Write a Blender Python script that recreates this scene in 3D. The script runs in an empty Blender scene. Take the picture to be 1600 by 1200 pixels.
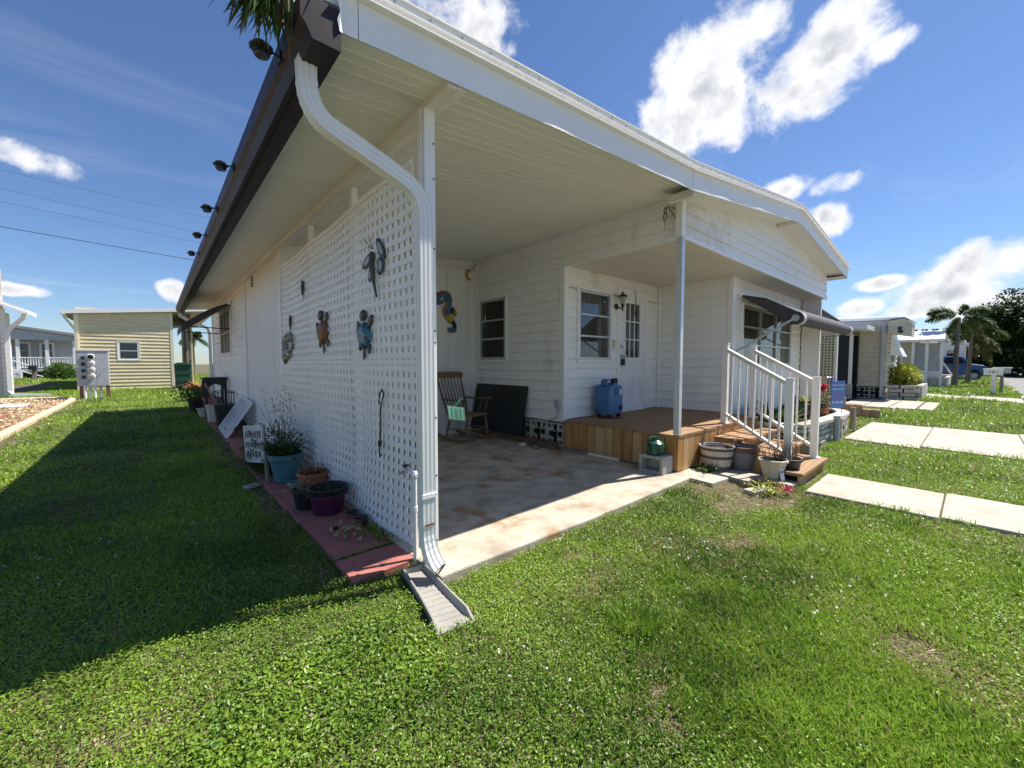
import bpy, math, random
import numpy as np
from mathutils import Vector, Matrix

# ------------------------------------------------------------------ camera, sky, sun, exposure
scene = bpy.context.scene
COL = scene.collection
CAM_H = 1.23
YAW = math.radians(41.3)
PITCH = math.atan(33.0 / 636.0)
camd = bpy.data.cameras.new("camera")
camd.sensor_width = 36.0
camd.lens = 636.0 / 1600.0 * 36.0
camd.clip_start = 0.05
camd.clip_end = 3000.0
cam = bpy.data.objects.new("camera", camd)
cam.location = (0, 0, CAM_H)
cam.rotation_euler = (math.pi / 2 - PITCH, 0, -YAW)
COL.objects.link(cam)
scene.camera = cam

SUN = Vector((0.60, -0.185, 1.0)).normalized()
SUN_EL = math.asin(SUN.z)
SUN_AZ = math.atan2(SUN.x, SUN.y)          # clockwise from +Y
sund = bpy.data.lights.new("sun", 'SUN')
sund.energy = 4.8
sund.angle = math.radians(0.5)
sund.color = (1.0, 0.955, 0.88)
sun = bpy.data.objects.new("sun", sund)
sun.rotation_euler = (-SUN).to_track_quat('-Z', 'Y').to_euler()
sun.location = (0, 0, 30)
COL.objects.link(sun)

scene.view_settings.view_transform = 'Standard'
scene.view_settings.look = 'None'
scene.view_settings.exposure = 0.78
scene.view_settings.gamma = 1.0
scene.cycles.max_bounces = 7
scene.cycles.diffuse_bounces = 4
scene.cycles.glossy_bounces = 3
scene.cycles.transparent_max_bounces = 8
scene.cycles.transmission_bounces = 4
scene.view_settings.use_curve_mapping = False

# directions in the sky
_fw = Vector((math.sin(YAW) * math.cos(PITCH), math.cos(YAW) * math.cos(PITCH), -math.sin(PITCH)))
_rt = Vector((math.cos(YAW), -math.sin(YAW), 0))
_up = _rt.cross(_fw)
def sky_dir(x, y):
    return (_fw + _rt * ((x - 800) / 636.0) - _up * ((y - 600) / 636.0)).normalized()

world = bpy.data.worlds.new("World")
scene.world = world
world.use_nodes = True
world.cycles.sampling_method = 'MANUAL'
world.cycles.sample_map_resolution = 256
def build_world():
    nt = world.node_tree
    n, l = nt.nodes, nt.links
    n.clear()
    out = n.new('ShaderNodeOutputWorld')
    bg = n.new('ShaderNodeBackground')
    bg.inputs['Strength'].default_value = 0.15
    l.new(bg.outputs[0], out.inputs[0])
    sky = n.new('ShaderNodeTexSky')
    sky.sky_type = 'NISHITA'
    sky.sun_disc = False
    sky.sun_elevation = SUN_EL
    sky.sun_rotation = SUN_AZ
    sky.air_density = 1.0
    sky.dust_density = 0.15
    sky.ozone_density = 1.0
    hsv = n.new('ShaderNodeMix'); hsv.data_type = 'RGBA'; hsv.blend_type = 'MULTIPLY'
    hsv.inputs[0].default_value = 1.0; hsv.inputs[7].default_value = (0.335, 0.405, 0.525, 1)
    l.new(sky.outputs[0], hsv.inputs[6])
    tc = n.new('ShaderNodeTexCoord')
    def vm(op, a, b=None):
        m = n.new('ShaderNodeVectorMath'); m.operation = op
        for i, s in enumerate((a, b)):
            if s is None: continue
            if hasattr(s, 'is_linked'): l.new(s, m.inputs[i])
            else: m.inputs[i].default_value = s
        return m
    def mt(op, a, b=None, c=None, clamp=False):
        m = n.new('ShaderNodeMath'); m.operation = op; m.use_clamp = clamp
        for i, s in enumerate((a, b, c)):
            if s is None: continue
            if hasattr(s, 'is_linked'): l.new(s, m.inputs[i])
            else: m.inputs[i].default_value = s
        return m.outputs[0]
    d = vm('NORMALIZE', tc.outputs['Generated']).outputs[0]
    # billowy noise, finer towards small detail
    def noise(vec, scale, detail, rough, dist=0.0):
        t = n.new('ShaderNodeTexNoise')
        t.inputs['Scale'].default_value = scale
        t.inputs['Detail'].default_value = detail
        t.inputs['Roughness'].default_value = rough
        t.inputs['Distortion'].default_value = dist
        l.new(vec, t.inputs['Vector'])
        return t.outputs['Fac']
    nz = noise(d, 9.0, 9.0, 0.62, 0.3)
    nz2 = noise(d, 20.0, 5.0, 0.55)
    # cumulus groups: centre, half width, half height (sizes as seen in the sky)
    CL = [(1095, 170, 105, 85), (1130, 85, 95, 85), (1175, 45, 60, 50), (1265, 115, 105, 85),
          (1310, 50, 70, 60), (1380, 78, 40, 26), (1075, 215, 60, 34),
          (722, 35, 85, 60), (775, 80, 40, 28), (1230, 295, 42, 19), (1305, 288, 42, 22),
          (1287, 345, 46, 32), (1505, 425, 78, 40), (1580, 415, 70, 40), (1490, 452, 130, 26),
          (1375, 443, 48, 13), (1345, 480, 40, 16), (1560, 475, 110, 26), (1440, 482, 60, 16),
          (45, 243, 90, 26), (20, 452, 60, 11), (272, 456, 26, 20), (1320, 505, 70, 10)]
    acc = None
    for (x, y, w, h) in CL:
        c = sky_dir(x, y)
        e1 = sky_dir(x + w, y) - c
        e2 = sky_dir(x, y - h) - c
        a = vm('DOT_PRODUCT', d, tuple(e1 / e1.length_squared)).outputs['Value']
        b = vm('DOT_PRODUCT', d, tuple(e2 / e2.length_squared)).outputs['Value']
        a0 = c.dot(e1 / e1.length_squared); b0 = c.dot(e2 / e2.length_squared)
        a = mt('SUBTRACT', a, a0); b = mt('SUBTRACT', b, b0)
        r2 = mt('MULTIPLY_ADD', a, a, mt('MULTIPLY', b, b))
        f = mt('SUBTRACT', 1.0, r2)
        g = mt('MULTIPLY', mt('GREATER_THAN', vm('DOT_PRODUCT', d, tuple(c)).outputs['Value'], 0.0), 4.0)
        f = mt('ADD', f, mt('SUBTRACT', g, 4.0))
        acc = f if acc is None else mt('SMOOTH_MAX', acc, f, 0.35)
    acc = mt('MAXIMUM', acc, -2.2)
    dens = mt('ADD', mt('ADD', acc, 0.28), mt('MULTIPLY', mt('SUBTRACT', nz, 0.5), 4.2))
    dens = mt('ADD', dens, mt('MULTIPLY', mt('SUBTRACT', nz2, 0.5), 1.5))
    # scattered cloud over the rest of the sky, flattened towards the horizon
    sep = n.new('ShaderNodeSeparateXYZ'); l.new(d, sep.inputs[0])
    zz = mt('MAXIMUM', sep.outputs['Z'], 0.02)
    flat = vm('DIVIDE', d, None); cb = n.new('ShaderNodeCombineXYZ')
    zp = mt('ADD', zz, 0.12)
    for i in range(3): l.new(zp, cb.inputs[i])
    l.new(cb.outputs[0], flat.inputs[1])
    wisp_n = n.new('ShaderNodeMapping'); wisp_n.inputs['Scale'].default_value = (0.55, 1.5, 1.0)
    wisp_n.inputs['Rotation'].default_value = (0, 0, math.radians(-38))
    l.new(flat.outputs[0], wisp_n.inputs['Vector'])
    wisp = noise(wisp_n.outputs[0], 1.5, 8.0, 0.6, 0.9)
    wr = n.new('ShaderNodeMapRange'); wr.interpolation_type = 'SMOOTHSTEP'
    wr.inputs['From Min'].default_value = 0.52; wr.inputs['From Max'].default_value = 0.88
    wr.inputs['To Max'].default_value = 0.17
    l.new(wisp, wr.inputs['Value'])
    cov = n.new('ShaderNodeMapRange'); cov.interpolation_type = 'SMOOTHSTEP'
    cov.inputs['From Min'].default_value = 0.0; cov.inputs['From Max'].default_value = 1.15
    l.new(dens, cov.inputs['Value'])
    cover = mt('MAXIMUM', cov.outputs[0], wr.outputs[0])
    up = mt('GREATER_THAN', sep.outputs['Z'], -0.01)
    cover = mt('MULTIPLY', cover, up, clamp=True)
    # body of the cloud greyer where it is thick
    sh = n.new('ShaderNodeMapRange'); sh.interpolation_type = 'SMOOTHSTEP'
    sh.inputs['From Min'].default_value = 0.7; sh.inputs['From Max'].default_value = 2.3
    l.new(mt('ADD', dens, mt('MULTIPLY', mt('SUBTRACT', noise(d, 14.0, 4.0, 0.5), 0.5), 3.0)), sh.inputs['Value'])
    cc = n.new('ShaderNodeMix'); cc.data_type = 'RGBA'
    cc.inputs[6].default_value = (4.3, 4.3, 4.35, 1); cc.inputs[7].default_value = (2.3, 2.4, 2.65, 1)
    l.new(sh.outputs[0], cc.inputs[0])
    mx = n.new('ShaderNodeMix'); mx.data_type = 'RGBA'
    l.new(cover, mx.inputs[0]); l.new(hsv.outputs[2], mx.inputs[6]); l.new(cc.outputs[2], mx.inputs[7])
    l.new(mx.outputs[2], bg.inputs['Color'])
build_world()

# ------------------------------------------------------------------ helpers
rng = np.random.default_rng(7)
random.seed(7)
ORG = {}
class MB:
    def __init__(s): s.v = []; s.f = []
    def add(s, vs, fs):
        o = len(s.v); s.v += [tuple(x) for x in vs]; s.f += [tuple(i + o for i in f) for f in fs]; return s
    def box(s, x0, x1, y0, y1, z0, z1):
        return s.add([(x0,y0,z0),(x1,y0,z0),(x1,y1,z0),(x0,y1,z0),(x0,y0,z1),(x1,y0,z1),(x1,y1,z1),(x0,y1,z1)],
                     [(0,3,2,1),(4,5,6,7),(0,1,5,4),(1,2,6,5),(2,3,7,6),(3,0,4,7)])
    def bar(s, a, b, w, h=None, up=(0,0,1)):
        a = Vector(a); b = Vector(b); h = h or w
        d = (b - a).normalized(); u = Vector(up)
        if abs(d.dot(u)) > .99: u = Vector((0,1,0))
        r = d.cross(u).normalized(); u = r.cross(d)
        q = [(-w/2,-h/2),(w/2,-h/2),(w/2,h/2),(-w/2,h/2)]
        return s.add([a + r*i + u*j for i, j in q] + [b + r*i + u*j for i, j in q],
                     [(0,3,2,1),(4,5,6,7),(0,1,5,4),(1,2,6,5),(2,3,7,6),(3,0,4,7)])
    def sweep(s, pts, prof, closed=True, up=(0,1,0), sc=None):
        pts = [Vector(p) for p in pts]; n = len(prof); base = len(s.v); U = Vector(up)
        for i, p in enumerate(pts):
            d = (pts[min(i+1, len(pts)-1)] - pts[max(i-1, 0)]).normalized()
            u = U if abs(d.dot(U)) < .97 else Vector((1,0,0.1))
            r = d.cross(u).normalized(); w = r.cross(d)
            k_ = sc[i] if sc else 1.0
            for (a, b) in prof: s.v.append(tuple(p + r*a*k_ + w*b*k_))
        for i in range(len(pts)-1):
            for j in range(n if closed else n-1):
                k = (j+1) % n
                s.f.append((base+i*n+j, base+i*n+k, base+(i+1)*n+k, base+(i+1)*n+j))
        if closed:
            s.f.append(tuple(base+j for j in range(n))[::-1]); s.f.append(tuple(base+(len(pts)-1)*n+j for j in range(n)))
        return s
    def tube(s, pts, r, n=8, up=(0,0,1)):
        return s.sweep(pts, [(r*math.cos(2*math.pi*k/n), r*math.sin(2*math.pi*k/n)) for k in range(n)], up=up)
    def taper(s, pts, rs, n=8):
        pts = [Vector(p) for p in pts]; base = len(s.v)
        for i, p in enumerate(pts):
            d = (pts[min(i+1, len(pts)-1)] - pts[max(i-1, 0)]).normalized()
            u = Vector((0,0,1)) if abs(d.z) < .9 else Vector((0,1,0))
            r = d.cross(u).normalized(); w = r.cross(d)
            for k in range(n):
                a = 2*math.pi*k/n; s.v.append(tuple(p + (r*math.cos(a) + w*math.sin(a))*rs[i]))
        for i in range(len(pts)-1):
            for j in range(n):
                k = (j+1) % n; s.f.append((base+i*n+j, base+i*n+k, base+(i+1)*n+k, base+(i+1)*n+j))
        s.f.append(tuple(base+j for j in range(n))[::-1]); s.f.append(tuple(base+(len(pts)-1)*n+j for j in range(n)))
        return s
    def lathe(s, c, prof, n=20, cap=True, ax=(0,0,1)):
        c = Vector(c); base = len(s.v); q = Vector((0,0,1)).rotation_difference(Vector(ax).normalized())
        for (r, z) in prof:
            for k in range(n):
                a = 2*math.pi*k/n; s.v.append(tuple(c + q @ Vector((r*math.cos(a), r*math.sin(a), z))))
        for i in range(len(prof)-1):
            for j in range(n):
                k = (j+1) % n; s.f.append((base+i*n+j, base+i*n+k, base+(i+1)*n+k, base+(i+1)*n+j))
        if cap:
            s.f.append(tuple(base+j for j in range(n))[::-1]); s.f.append(tuple(base+(len(prof)-1)*n+j for j in range(n)))
        return s
    def prism(s, poly, axis, a, b):
        # poly in the two other axes, extruded from a to b along axis
        def P(p, t):
            return (t, p[0], p[1]) if axis == 0 else (p[0], t, p[1]) if axis == 1 else (p[0], p[1], t)
        n = len(poly)
        return s.add([P(p, a) for p in poly] + [P(p, b) for p in poly],
                     [tuple(range(n))[::-1], tuple(range(n, 2*n))] + [(i, (i+1) % n, n+(i+1) % n, n+i) for i in range(n)])
    def xf(s, M):
        s.v = [tuple(M @ Vector(p)) for p in s.v]; return s
    def build(s, name, mat, parent=None, smooth=False, bevel=0, local=False):
        o0 = Vector((0,0,0))
        if parent is not None and not local: o0 = ORG[parent.name]
        me = bpy.data.meshes.new(name)
        me.from_pydata([(x-o0.x, y-o0.y, z-o0.z) for x, y, z in s.v], [], s.f)
        if mat is not None: me.materials.append(mat)
        if smooth:
            me.polygons.foreach_set('use_smooth', [True]*len(me.polygons))
        ob = bpy.data.objects.new(name, me); COL.objects.link(ob)
        if parent is not None: ob.parent = parent
        ORG[ob.name] = o0
        if smooth and smooth != 'all':
            me.set_sharp_from_angle(angle=math.radians(40))
        if bevel:
            m = ob.modifiers.new('bevel', 'BEVEL'); m.width = bevel; m.segments = 2; m.limit_method = 'ANGLE'
        return ob
def thing(name, label, cat, loc=(0,0,0), group=None):
    o = bpy.data.objects.new(name, None); COL.objects.link(o); o.location = loc
    o.empty_display_size = .1
    o['label'] = label; o['category'] = cat
    if group: o['group'] = group
    ORG[o.name] = Vector(loc)
    return o
def tag(o, label, cat, group=None):
    o['label'] = label; o['category'] = cat
    if group: o['group'] = group
    return o
def struct(o):
    o['kind'] = 'structure'; return o
def copy_tree(o, parent=None):
    c = o.copy(); COL.objects.link(c); c.parent = parent
    for ch in list(o.children): copy_tree(ch, c)
    return c

def M(name, col, col2=None, scale=6.0, rough=.6, bump=0.0, bscale=80.0, metal=0.0, stretch=(1,1,1), lo=.4, hi=.65, spec=.5, detail=5, col3=None, scale3=1.5, lo3=.55, hi3=.75, coord='pos', trans=0.0):
    m = bpy.data.materials.new(name); m.use_nodes = True
    nt = m.node_tree; n, l = nt.nodes, nt.links
    p = n['Principled BSDF']
    p.inputs['Base Color'].default_value = (*col, 1); p.inputs['Roughness'].default_value = rough
    p.inputs['Metallic'].default_value = metal; p.inputs['Specular IOR Level'].default_value = spec
    if coord == 'pos':
        g = n.new('ShaderNodeNewGeometry'); vec = g.outputs['Position']
    else:
        g = n.new('ShaderNodeTexCoord'); vec = g.outputs['Object']
        oi = n.new('ShaderNodeObjectInfo'); ad = n.new('ShaderNodeVectorMath'); ad.operation = 'ADD'
        mu = n.new('ShaderNodeMath'); mu.operation = 'MULTIPLY'; mu.inputs[1].default_value = 37.0
        l.new(oi.outputs['Random'], mu.inputs[0]); l.new(vec, ad.inputs[0]); l.new(mu.outputs[0], ad.inputs[1]); vec = ad.outputs[0]
    mp = n.new('ShaderNodeMapping'); mp.inputs['Scale'].default_value = stretch; l.new(vec, mp.inputs['Vector'])
    last = None
    def mixin(prev, c, sc, a, b):
        t = n.new('ShaderNodeTexNoise'); t.inputs['Scale'].default_value = sc; t.inputs['Detail'].default_value = detail
        t.inputs['Roughness'].default_value = .62
        l.new(mp.outputs[0], t.inputs['Vector'])
        r = n.new('ShaderNodeMapRange'); r.inputs['From Min'].default_value = a; r.inputs['From Max'].default_value = b
        l.new(t.outputs['Fac'], r.inputs['Value'])
        x = n.new('ShaderNodeMix'); x.data_type = 'RGBA'; l.new(r.outputs[0], x.inputs[0])
        if prev is None: x.inputs[6].default_value = (*col, 1)
        else: l.new(prev, x.inputs[6])
        x.inputs[7].default_value = (*c, 1)
        return x.outputs[2]
    if col2: last = mixin(None, col2, scale, lo, hi)
    if col3: last = mixin(last, col3, scale3, lo3, hi3)
    if last is not None: l.new(last, p.inputs['Base Color'])
    if bump:
        t = n.new('ShaderNodeTexNoise'); t.inputs['Scale'].default_value = bscale; t.inputs['Detail'].default_value = 4
        l.new(mp.outputs[0], t.inputs['Vector'])
        b = n.new('ShaderNodeBump'); b.inputs['Strength'].default_value = bump; b.inputs['Distance'].default_value = .01
        l.new(t.outputs['Fac'], b.inputs['Height']); l.new(b.outputs[0], p.inputs['Normal'])
    if trans:
        o = n['Material Output']; tr = n.new('ShaderNodeBsdfTranslucent'); mx = n.new('ShaderNodeMixShader'); mx.inputs[0].default_value = trans
        if last is not None: l.new(last, tr.inputs[0])
        else: tr.inputs[0].default_value = (*col, 1)
        l.new(p.outputs[0], mx.inputs[1]); l.new(tr.outputs[0], mx.inputs[2]); l.new(mx.outputs[0], o.inputs[0])
    return m
def glass_mat(name, tint=(.9,.95,.95), refl=1.5):
    m = bpy.data.materials.new(name); m.use_nodes = True
    nt = m.node_tree; n, l = nt.nodes, nt.links; n.clear()
    o = n.new('ShaderNodeOutputMaterial'); t = n.new('ShaderNodeBsdfTransparent'); g = n.new('ShaderNodeBsdfGlossy')
    t.inputs[0].default_value = (*tint, 1); g.inputs['Roughness'].default_value = .01
    f = n.new('ShaderNodeFresnel'); f.inputs[0].default_value = refl; x = n.new('ShaderNodeMixShader')
    a = n.new('ShaderNodeMath'); a.operation = 'MULTIPLY_ADD'; a.inputs[1].default_value = 1.0; a.inputs[2].default_value = .05
    l.new(f.outputs[0], a.inputs[0]); l.new(a.outputs[0], x.inputs[0])
    l.new(t.outputs[0], x.inputs[1]); l.new(g.outputs[0], x.inputs[2]); l.new(x.outputs[0], o.inputs[0])
    return m
def screened_mat(name):
    m = bpy.data.materials.new(name); m.use_nodes = True
    nt = m.node_tree; n, l = nt.nodes, nt.links; n.clear()
    o = n.new('ShaderNodeOutputMaterial'); t = n.new('ShaderNodeBsdfTransparent'); g = n.new('ShaderNodeBsdfPrincipled')
    t.inputs[0].default_value = (.85,.85,.83,1); g.inputs['Base Color'].default_value = (.03,.03,.03,1); g.inputs['Roughness'].default_value = .25; g.inputs['Specular IOR Level'].default_value = .3
    x = n.new('ShaderNodeMixShader'); x.inputs[0].default_value = .5
    l.new(t.outputs[0], x.inputs[1]); l.new(g.outputs[0], x.inputs[2]); l.new(x.outputs[0], o.inputs[0]); return m
def leaf_mat(name, dark, light, alt, trans=.3, rough=.45):
    # colour varies leaf by leaf with a random number stored on each leaf; alt = dead or flower colour
    m = bpy.data.materials.new(name); m.use_nodes = True
    nt = m.node_tree; n, l = nt.nodes, nt.links
    p = n['Principled BSDF']; o = n['Material Output']; p.inputs['Roughness'].default_value = rough
    p.inputs['Specular IOR Level'].default_value = .35
    at = n.new('ShaderNodeAttribute'); at.attribute_name = 'tint'; sp = n.new('ShaderNodeSeparateColor'); l.new(at.outputs['Color'], sp.inputs[0])
    a = n.new('ShaderNodeMix'); a.data_type = 'RGBA'; a.inputs[6].default_value = (*dark, 1); a.inputs[7].default_value = (*light, 1); l.new(sp.outputs[0], a.inputs[0])
    b = n.new('ShaderNodeMix'); b.data_type = 'RGBA'; b.inputs[7].default_value = (*alt, 1); l.new(a.outputs[2], b.inputs[6]); l.new(sp.outputs[1], b.inputs[0])
    tr = n.new('ShaderNodeBsdfTranslucent'); mx = n.new('ShaderNodeMixShader'); mx.inputs[0].default_value = trans
    l.new(b.outputs[2], p.inputs['Base Color']); l.new(b.outputs[2], tr.inputs[0])
    l.new(p.outputs[0], mx.inputs[1]); l.new(tr.outputs[0], mx.inputs[2]); l.new(mx.outputs[0], o.inputs[0])
    return m

WHITE = M('white_siding_paint', (.87,.85,.805), (.81,.785,.735), 3, .45, .05, 25, stretch=(1,1,.4), lo=.5, hi=.8, col3=(.58,.53,.44), scale3=1.6, lo3=.58, hi3=.80, detail=8)
TRIM = M('white_trim_paint', (.86,.84,.80), (.77,.745,.70), 9, .4, .04, 30, lo=.55, hi=.8)
TRIMD = M('stained_white_beam', (.77,.74,.69), (.66,.61,.55), 5, .5, .05, 40, lo=.5, hi=.85)
STUCCO = M('embossed_white_fascia', (.86,.85,.82), (.79,.78,.75), 2.5, .45, .35, 55, stretch=(1,1,4), lo=.5, hi=.75)
CEIL = M('cream_roof_pan', (.79,.775,.70), (.74,.72,.64), 1.6, .5, .03, 20, stretch=(.6,3,1), lo=.45, hi=.75)
PCEIL = M('tan_porch_ceiling', (.70,.655,.56), (.63,.585,.49), 2, .5, stretch=(.5,3,1), lo=.45, hi=.75)
BROWN = M('dark_brown_aluminium', (.020,.012,.016), (.030,.019,.024), 4, .5, .03, 20, spec=.3)
CONC = M('stained_concrete', (.58,.50,.385), (.36,.30,.225), 3.4, .85, .5, 120, lo=.40, hi=.62, detail=14, col3=(.38,.19,.065), scale3=1.7, lo3=.575, hi3=.67)
CONC2 = M('pale_concrete_path', (.52,.465,.38), (.38,.335,.27), 3, .9, .4, 140, lo=.42, hi=.68, detail=9, col3=(.30,.27,.22), scale3=1.7, lo3=.58, hi3=.78)
ASPH = M('worn_asphalt', (.20,.19,.175), (.26,.245,.225), 3, .9, .4, 150)
PAVER = M('faded_red_paver', (.42,.15,.12), (.33,.115,.10), 7, .85, .3, 110, lo=.4, hi=.65, col3=(.13,.075,.065), scale3=2.6, lo3=.57, hi3=.72)
BLOCKC = M('grey_cinder_block', (.42,.41,.38), (.33,.32,.30), 14, .95, .5, 180)
SPLASH = M('weathered_splash_plastic', (.36,.335,.295), (.29,.27,.24), 6, .8, .2, 90)
DECKT = M('deck_board_wood', (.40,.23,.105), (.26,.145,.07), 5, .7, .25, 60, stretch=(.5,7,7), lo=.38, hi=.66, coord='obj')
SKIRT = M('cedar_skirt_wood', (.54,.28,.085), (.34,.155,.045), 5, .65, .25, 60, stretch=(7,7,.5), lo=.35, hi=.62, coord='obj', col3=(.56,.36,.17), scale3=.35, lo3=.45, hi3=.6)
TIMBER = M('old_timber', (.22,.14,.08), (.13,.085,.05), 6, .85, .4, 60, stretch=(7,.6,7))
GREYW = M('grey_weathered_wood', (.30,.27,.22), (.20,.175,.14), 6, .85, .4, 60, stretch=(7,7,.6))
CHAIRW = M('worn_chair_wood', (.16,.085,.05), (.10,.05,.03), 8, .5, .15, 60)
CHAIRT = M('faded_chair_rail', (.25,.15,.09), (.17,.10,.06), 8, .6, .15, 60)
GALV = M('galvanised_steel', (.50,.51,.52), (.42,.43,.44), 12, .38, metal=.6)
ALU = M('mill_aluminium', (.56,.56,.56), (.48,.48,.48), 10, .4, metal=.7)
GREYP = M('grey_meter_paint', (.42,.45,.48), (.36,.39,.42), 5, .45)
BLACK = M('black_plastic', (.014,.014,.015), (.022,.022,.022), 10, .45)
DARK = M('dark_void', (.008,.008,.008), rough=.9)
BLKM = M('black_metal', (.02,.02,.02), (.035,.03,.028), 14, .4)
GLASS = glass_mat('window_glass'); SCRGL = screened_mat('screened_glass')
SCREEN = M('dark_insect_screen', (.018,.019,.02), (.03,.03,.032), 30, .6)
CURT = M('beige_curtain', (.24,.21,.17), (.17,.15,.12), 4, .9, stretch=(6,6,.5))
BLIND = M('white_blind', (.7,.7,.68), rough=.6)
YELS = M('cream_yellow_siding', (.74,.63,.39), (.67,.56,.34), 3, .5, .05, 25)
YELT = M('cream_trim', (.74,.68,.50), rough=.5)
BEIGE = M('beige_siding', (.66,.60,.46), (.58,.52,.39), 3, .5, .05, 25)
LGREY = M('light_grey_siding', (.50,.50,.51), (.44,.44,.45), 3, .5)
GREYROOF = M('grey_shingle', (.30,.30,.31), (.22,.22,.23), 8, .9, .3, 40)
ROOFW = M('white_metal_roof', (.80,.81,.82), (.70,.71,.72), 2, .35, lo=.5, hi=.8)
STONE = M('pale_cast_stone', (.60,.555,.48), (.43,.40,.345), 9, .9, .5, 70, lo=.42, hi=.65)
STONED = M('brown_edging_block', (.44,.27,.16), (.33,.20,.12), 9, .9, .5, 70)
SOIL = M('dark_soil', (.075,.05,.033), (.045,.03,.02), 25, .95, .8, 60)
TERRA = M('terracotta', (.42,.15,.06), (.32,.11,.045), 8, .75, .1, 60)

def np_mesh(name, V, T, mat, tint=None, parent=None, smooth=False):
    """V (n,3) world, T (m,3) triangles"""
    o0 = ORG[parent.name] if parent is not None else Vector((0,0,0))
    V = np.asarray(V, dtype=np.float32) - np.array(o0, dtype=np.float32)
    T = np.asarray(T, dtype=np.int32)
    me = bpy.data.meshes.new(name)
    me.vertices.add(len(V)); me.vertices.foreach_set('co', V.ravel())
    me.loops.add(T.size); me.loops.foreach_set('vertex_index', T.ravel())
    me.polygons.add(len(T)); me.polygons.foreach_set('loop_start', np.arange(0, T.size, 3, dtype=np.int32))
    me.update(calc_edges=True)
    if tint is not None:
        a = me.color_attributes.new('tint', 'FLOAT_COLOR', 'POINT')
        c = np.zeros((len(V), 4), dtype=np.float32); c[:, 0] = tint[0]; c[:, 1] = tint[1]; c[:, 3] = 1
        a.data.foreach_set('color', c.ravel())
    me.materials.append(mat)
    ob = bpy.data.objects.new(name, me); COL.objects.link(ob)
    if parent is not None: ob.parent = parent
    ORG[ob.name] = o0
    return ob
def unit(a): return a / np.maximum(np.linalg.norm(a, axis=1, keepdims=True), 1e-6)
def leaf_geo(P, D, L, W, fold=.35, droop=.15, blade=False, up=None):
    """arrays of leaves: base points, directions, lengths, widths -> V,T,vertices per leaf"""
    n = len(P); D = unit(D)
    if up is None: up = np.tile(np.array([[0., 0., 1.]]), (n, 1)) + rng.normal(0, .35, (n, 3))
    S = unit(np.cross(D, up) + 1e-4); N = np.cross(S, D)
    L = L[:, None]; W = W[:, None]; G = np.array([[0, 0, -1.]])
    if blade:
        V = np.stack([P - S*W*.5, P + S*W*.5, P + D*L*.55 + S*W*.42 + G*L*droop*.25, P + D*L*.55 - S*W*.42 + G*L*droop*.25, P + D*L + G*L*droop], 1)
        F = np.array([[0,1,2],[0,2,3],[3,2,4]]); k = 5
    else:
        V = np.stack([P, P + D*L*.45 + S*W*.5 + N*W*fold*.5, P + D*L + G*L*droop, P + D*L*.45 - S*W*.5 + N*W*fold*.5], 1)
        F = np.array([[0,1,2],[0,2,3]]); k = 4
    T = (np.arange(n)[:, None, None]*k + F[None]).reshape(-1, 3)
    return V.reshape(-1, 3), T, k
class Fol:
    def __init__(s): s.V = []; s.T = []; s.r = []; s.g = []; s.n = 0
    def add(s, P, D, L, W, r=None, g=None, **kw):
        P = np.asarray(P, float); n = len(P)
        if n == 0: return s
        L = np.broadcast_to(np.asarray(L, float), (n,)); W = np.broadcast_to(np.asarray(W, float), (n,))
        V, T, k = leaf_geo(P, np.asarray(D, float), L, W, **kw)
        s.V.append(V); s.T.append(T + s.n); s.n += len(V)
        r = rng.random(n) if r is None else np.broadcast_to(np.asarray(r, float), (n,))
        g = np.zeros(n) if g is None else np.broadcast_to(np.asarray(g, float), (n,))
        s.r.append(np.repeat(r, k)); s.g.append(np.repeat(g, k)); return s
    def build(s, name, mat, parent=None):
        return np_mesh(name, np.concatenate(s.V), np.concatenate(s.T), mat, (np.concatenate(s.r), np.concatenate(s.g)), parent)
def ball_dirs(n, up=0.0):
    d = rng.normal(0, 1, (n, 3)); d[:, 2] += up; return unit(d)
_perm = rng.permutation(4096)
def vnoise(x, y, s=1.0, seed=0):
    x = np.asarray(x)*s + seed*17.3; y = np.asarray(y)*s + seed*9.1
    xi = np.floor(x).astype(int); yi = np.floor(y).astype(int); fx = x-xi; fy = y-yi
    fx = fx*fx*(3-2*fx); fy = fy*fy*(3-2*fy)
    h = lambda a, b: _perm[(a*73 + _perm[(b*151 + seed*7) & 4095]) & 4095] / 4095.0
    return (h(xi,yi)*(1-fx)+h(xi+1,yi)*fx)*(1-fy) + (h(xi,yi+1)*(1-fx)+h(xi+1,yi+1)*fx)*fy
def text_mesh(body, size, mat, parent, mtx, name='lettering', extrude=.001):
    c = bpy.data.curves.new('txt', 'FONT'); c.body = body; c.size = size; c.align_x = 'CENTER'; c.align_y = 'CENTER'; c.extrude = extrude
    o = bpy.data.objects.new('txt', c); COL.objects.link(o)
    dg = bpy.context.evaluated_depsgraph_get()
    me = bpy.data.meshes.new_from_object(o.evaluated_get(dg)); bpy.data.objects.remove(o); bpy.data.curves.remove(c)
    me.transform(Matrix.Translation(-ORG[parent.name]) @ mtx); me.materials.clear(); me.materials.append(mat)
    ob = bpy.data.objects.new(name, me); COL.objects.link(ob); ob.parent = parent; ORG[ob.name] = ORG[parent.name]
    return ob

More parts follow.
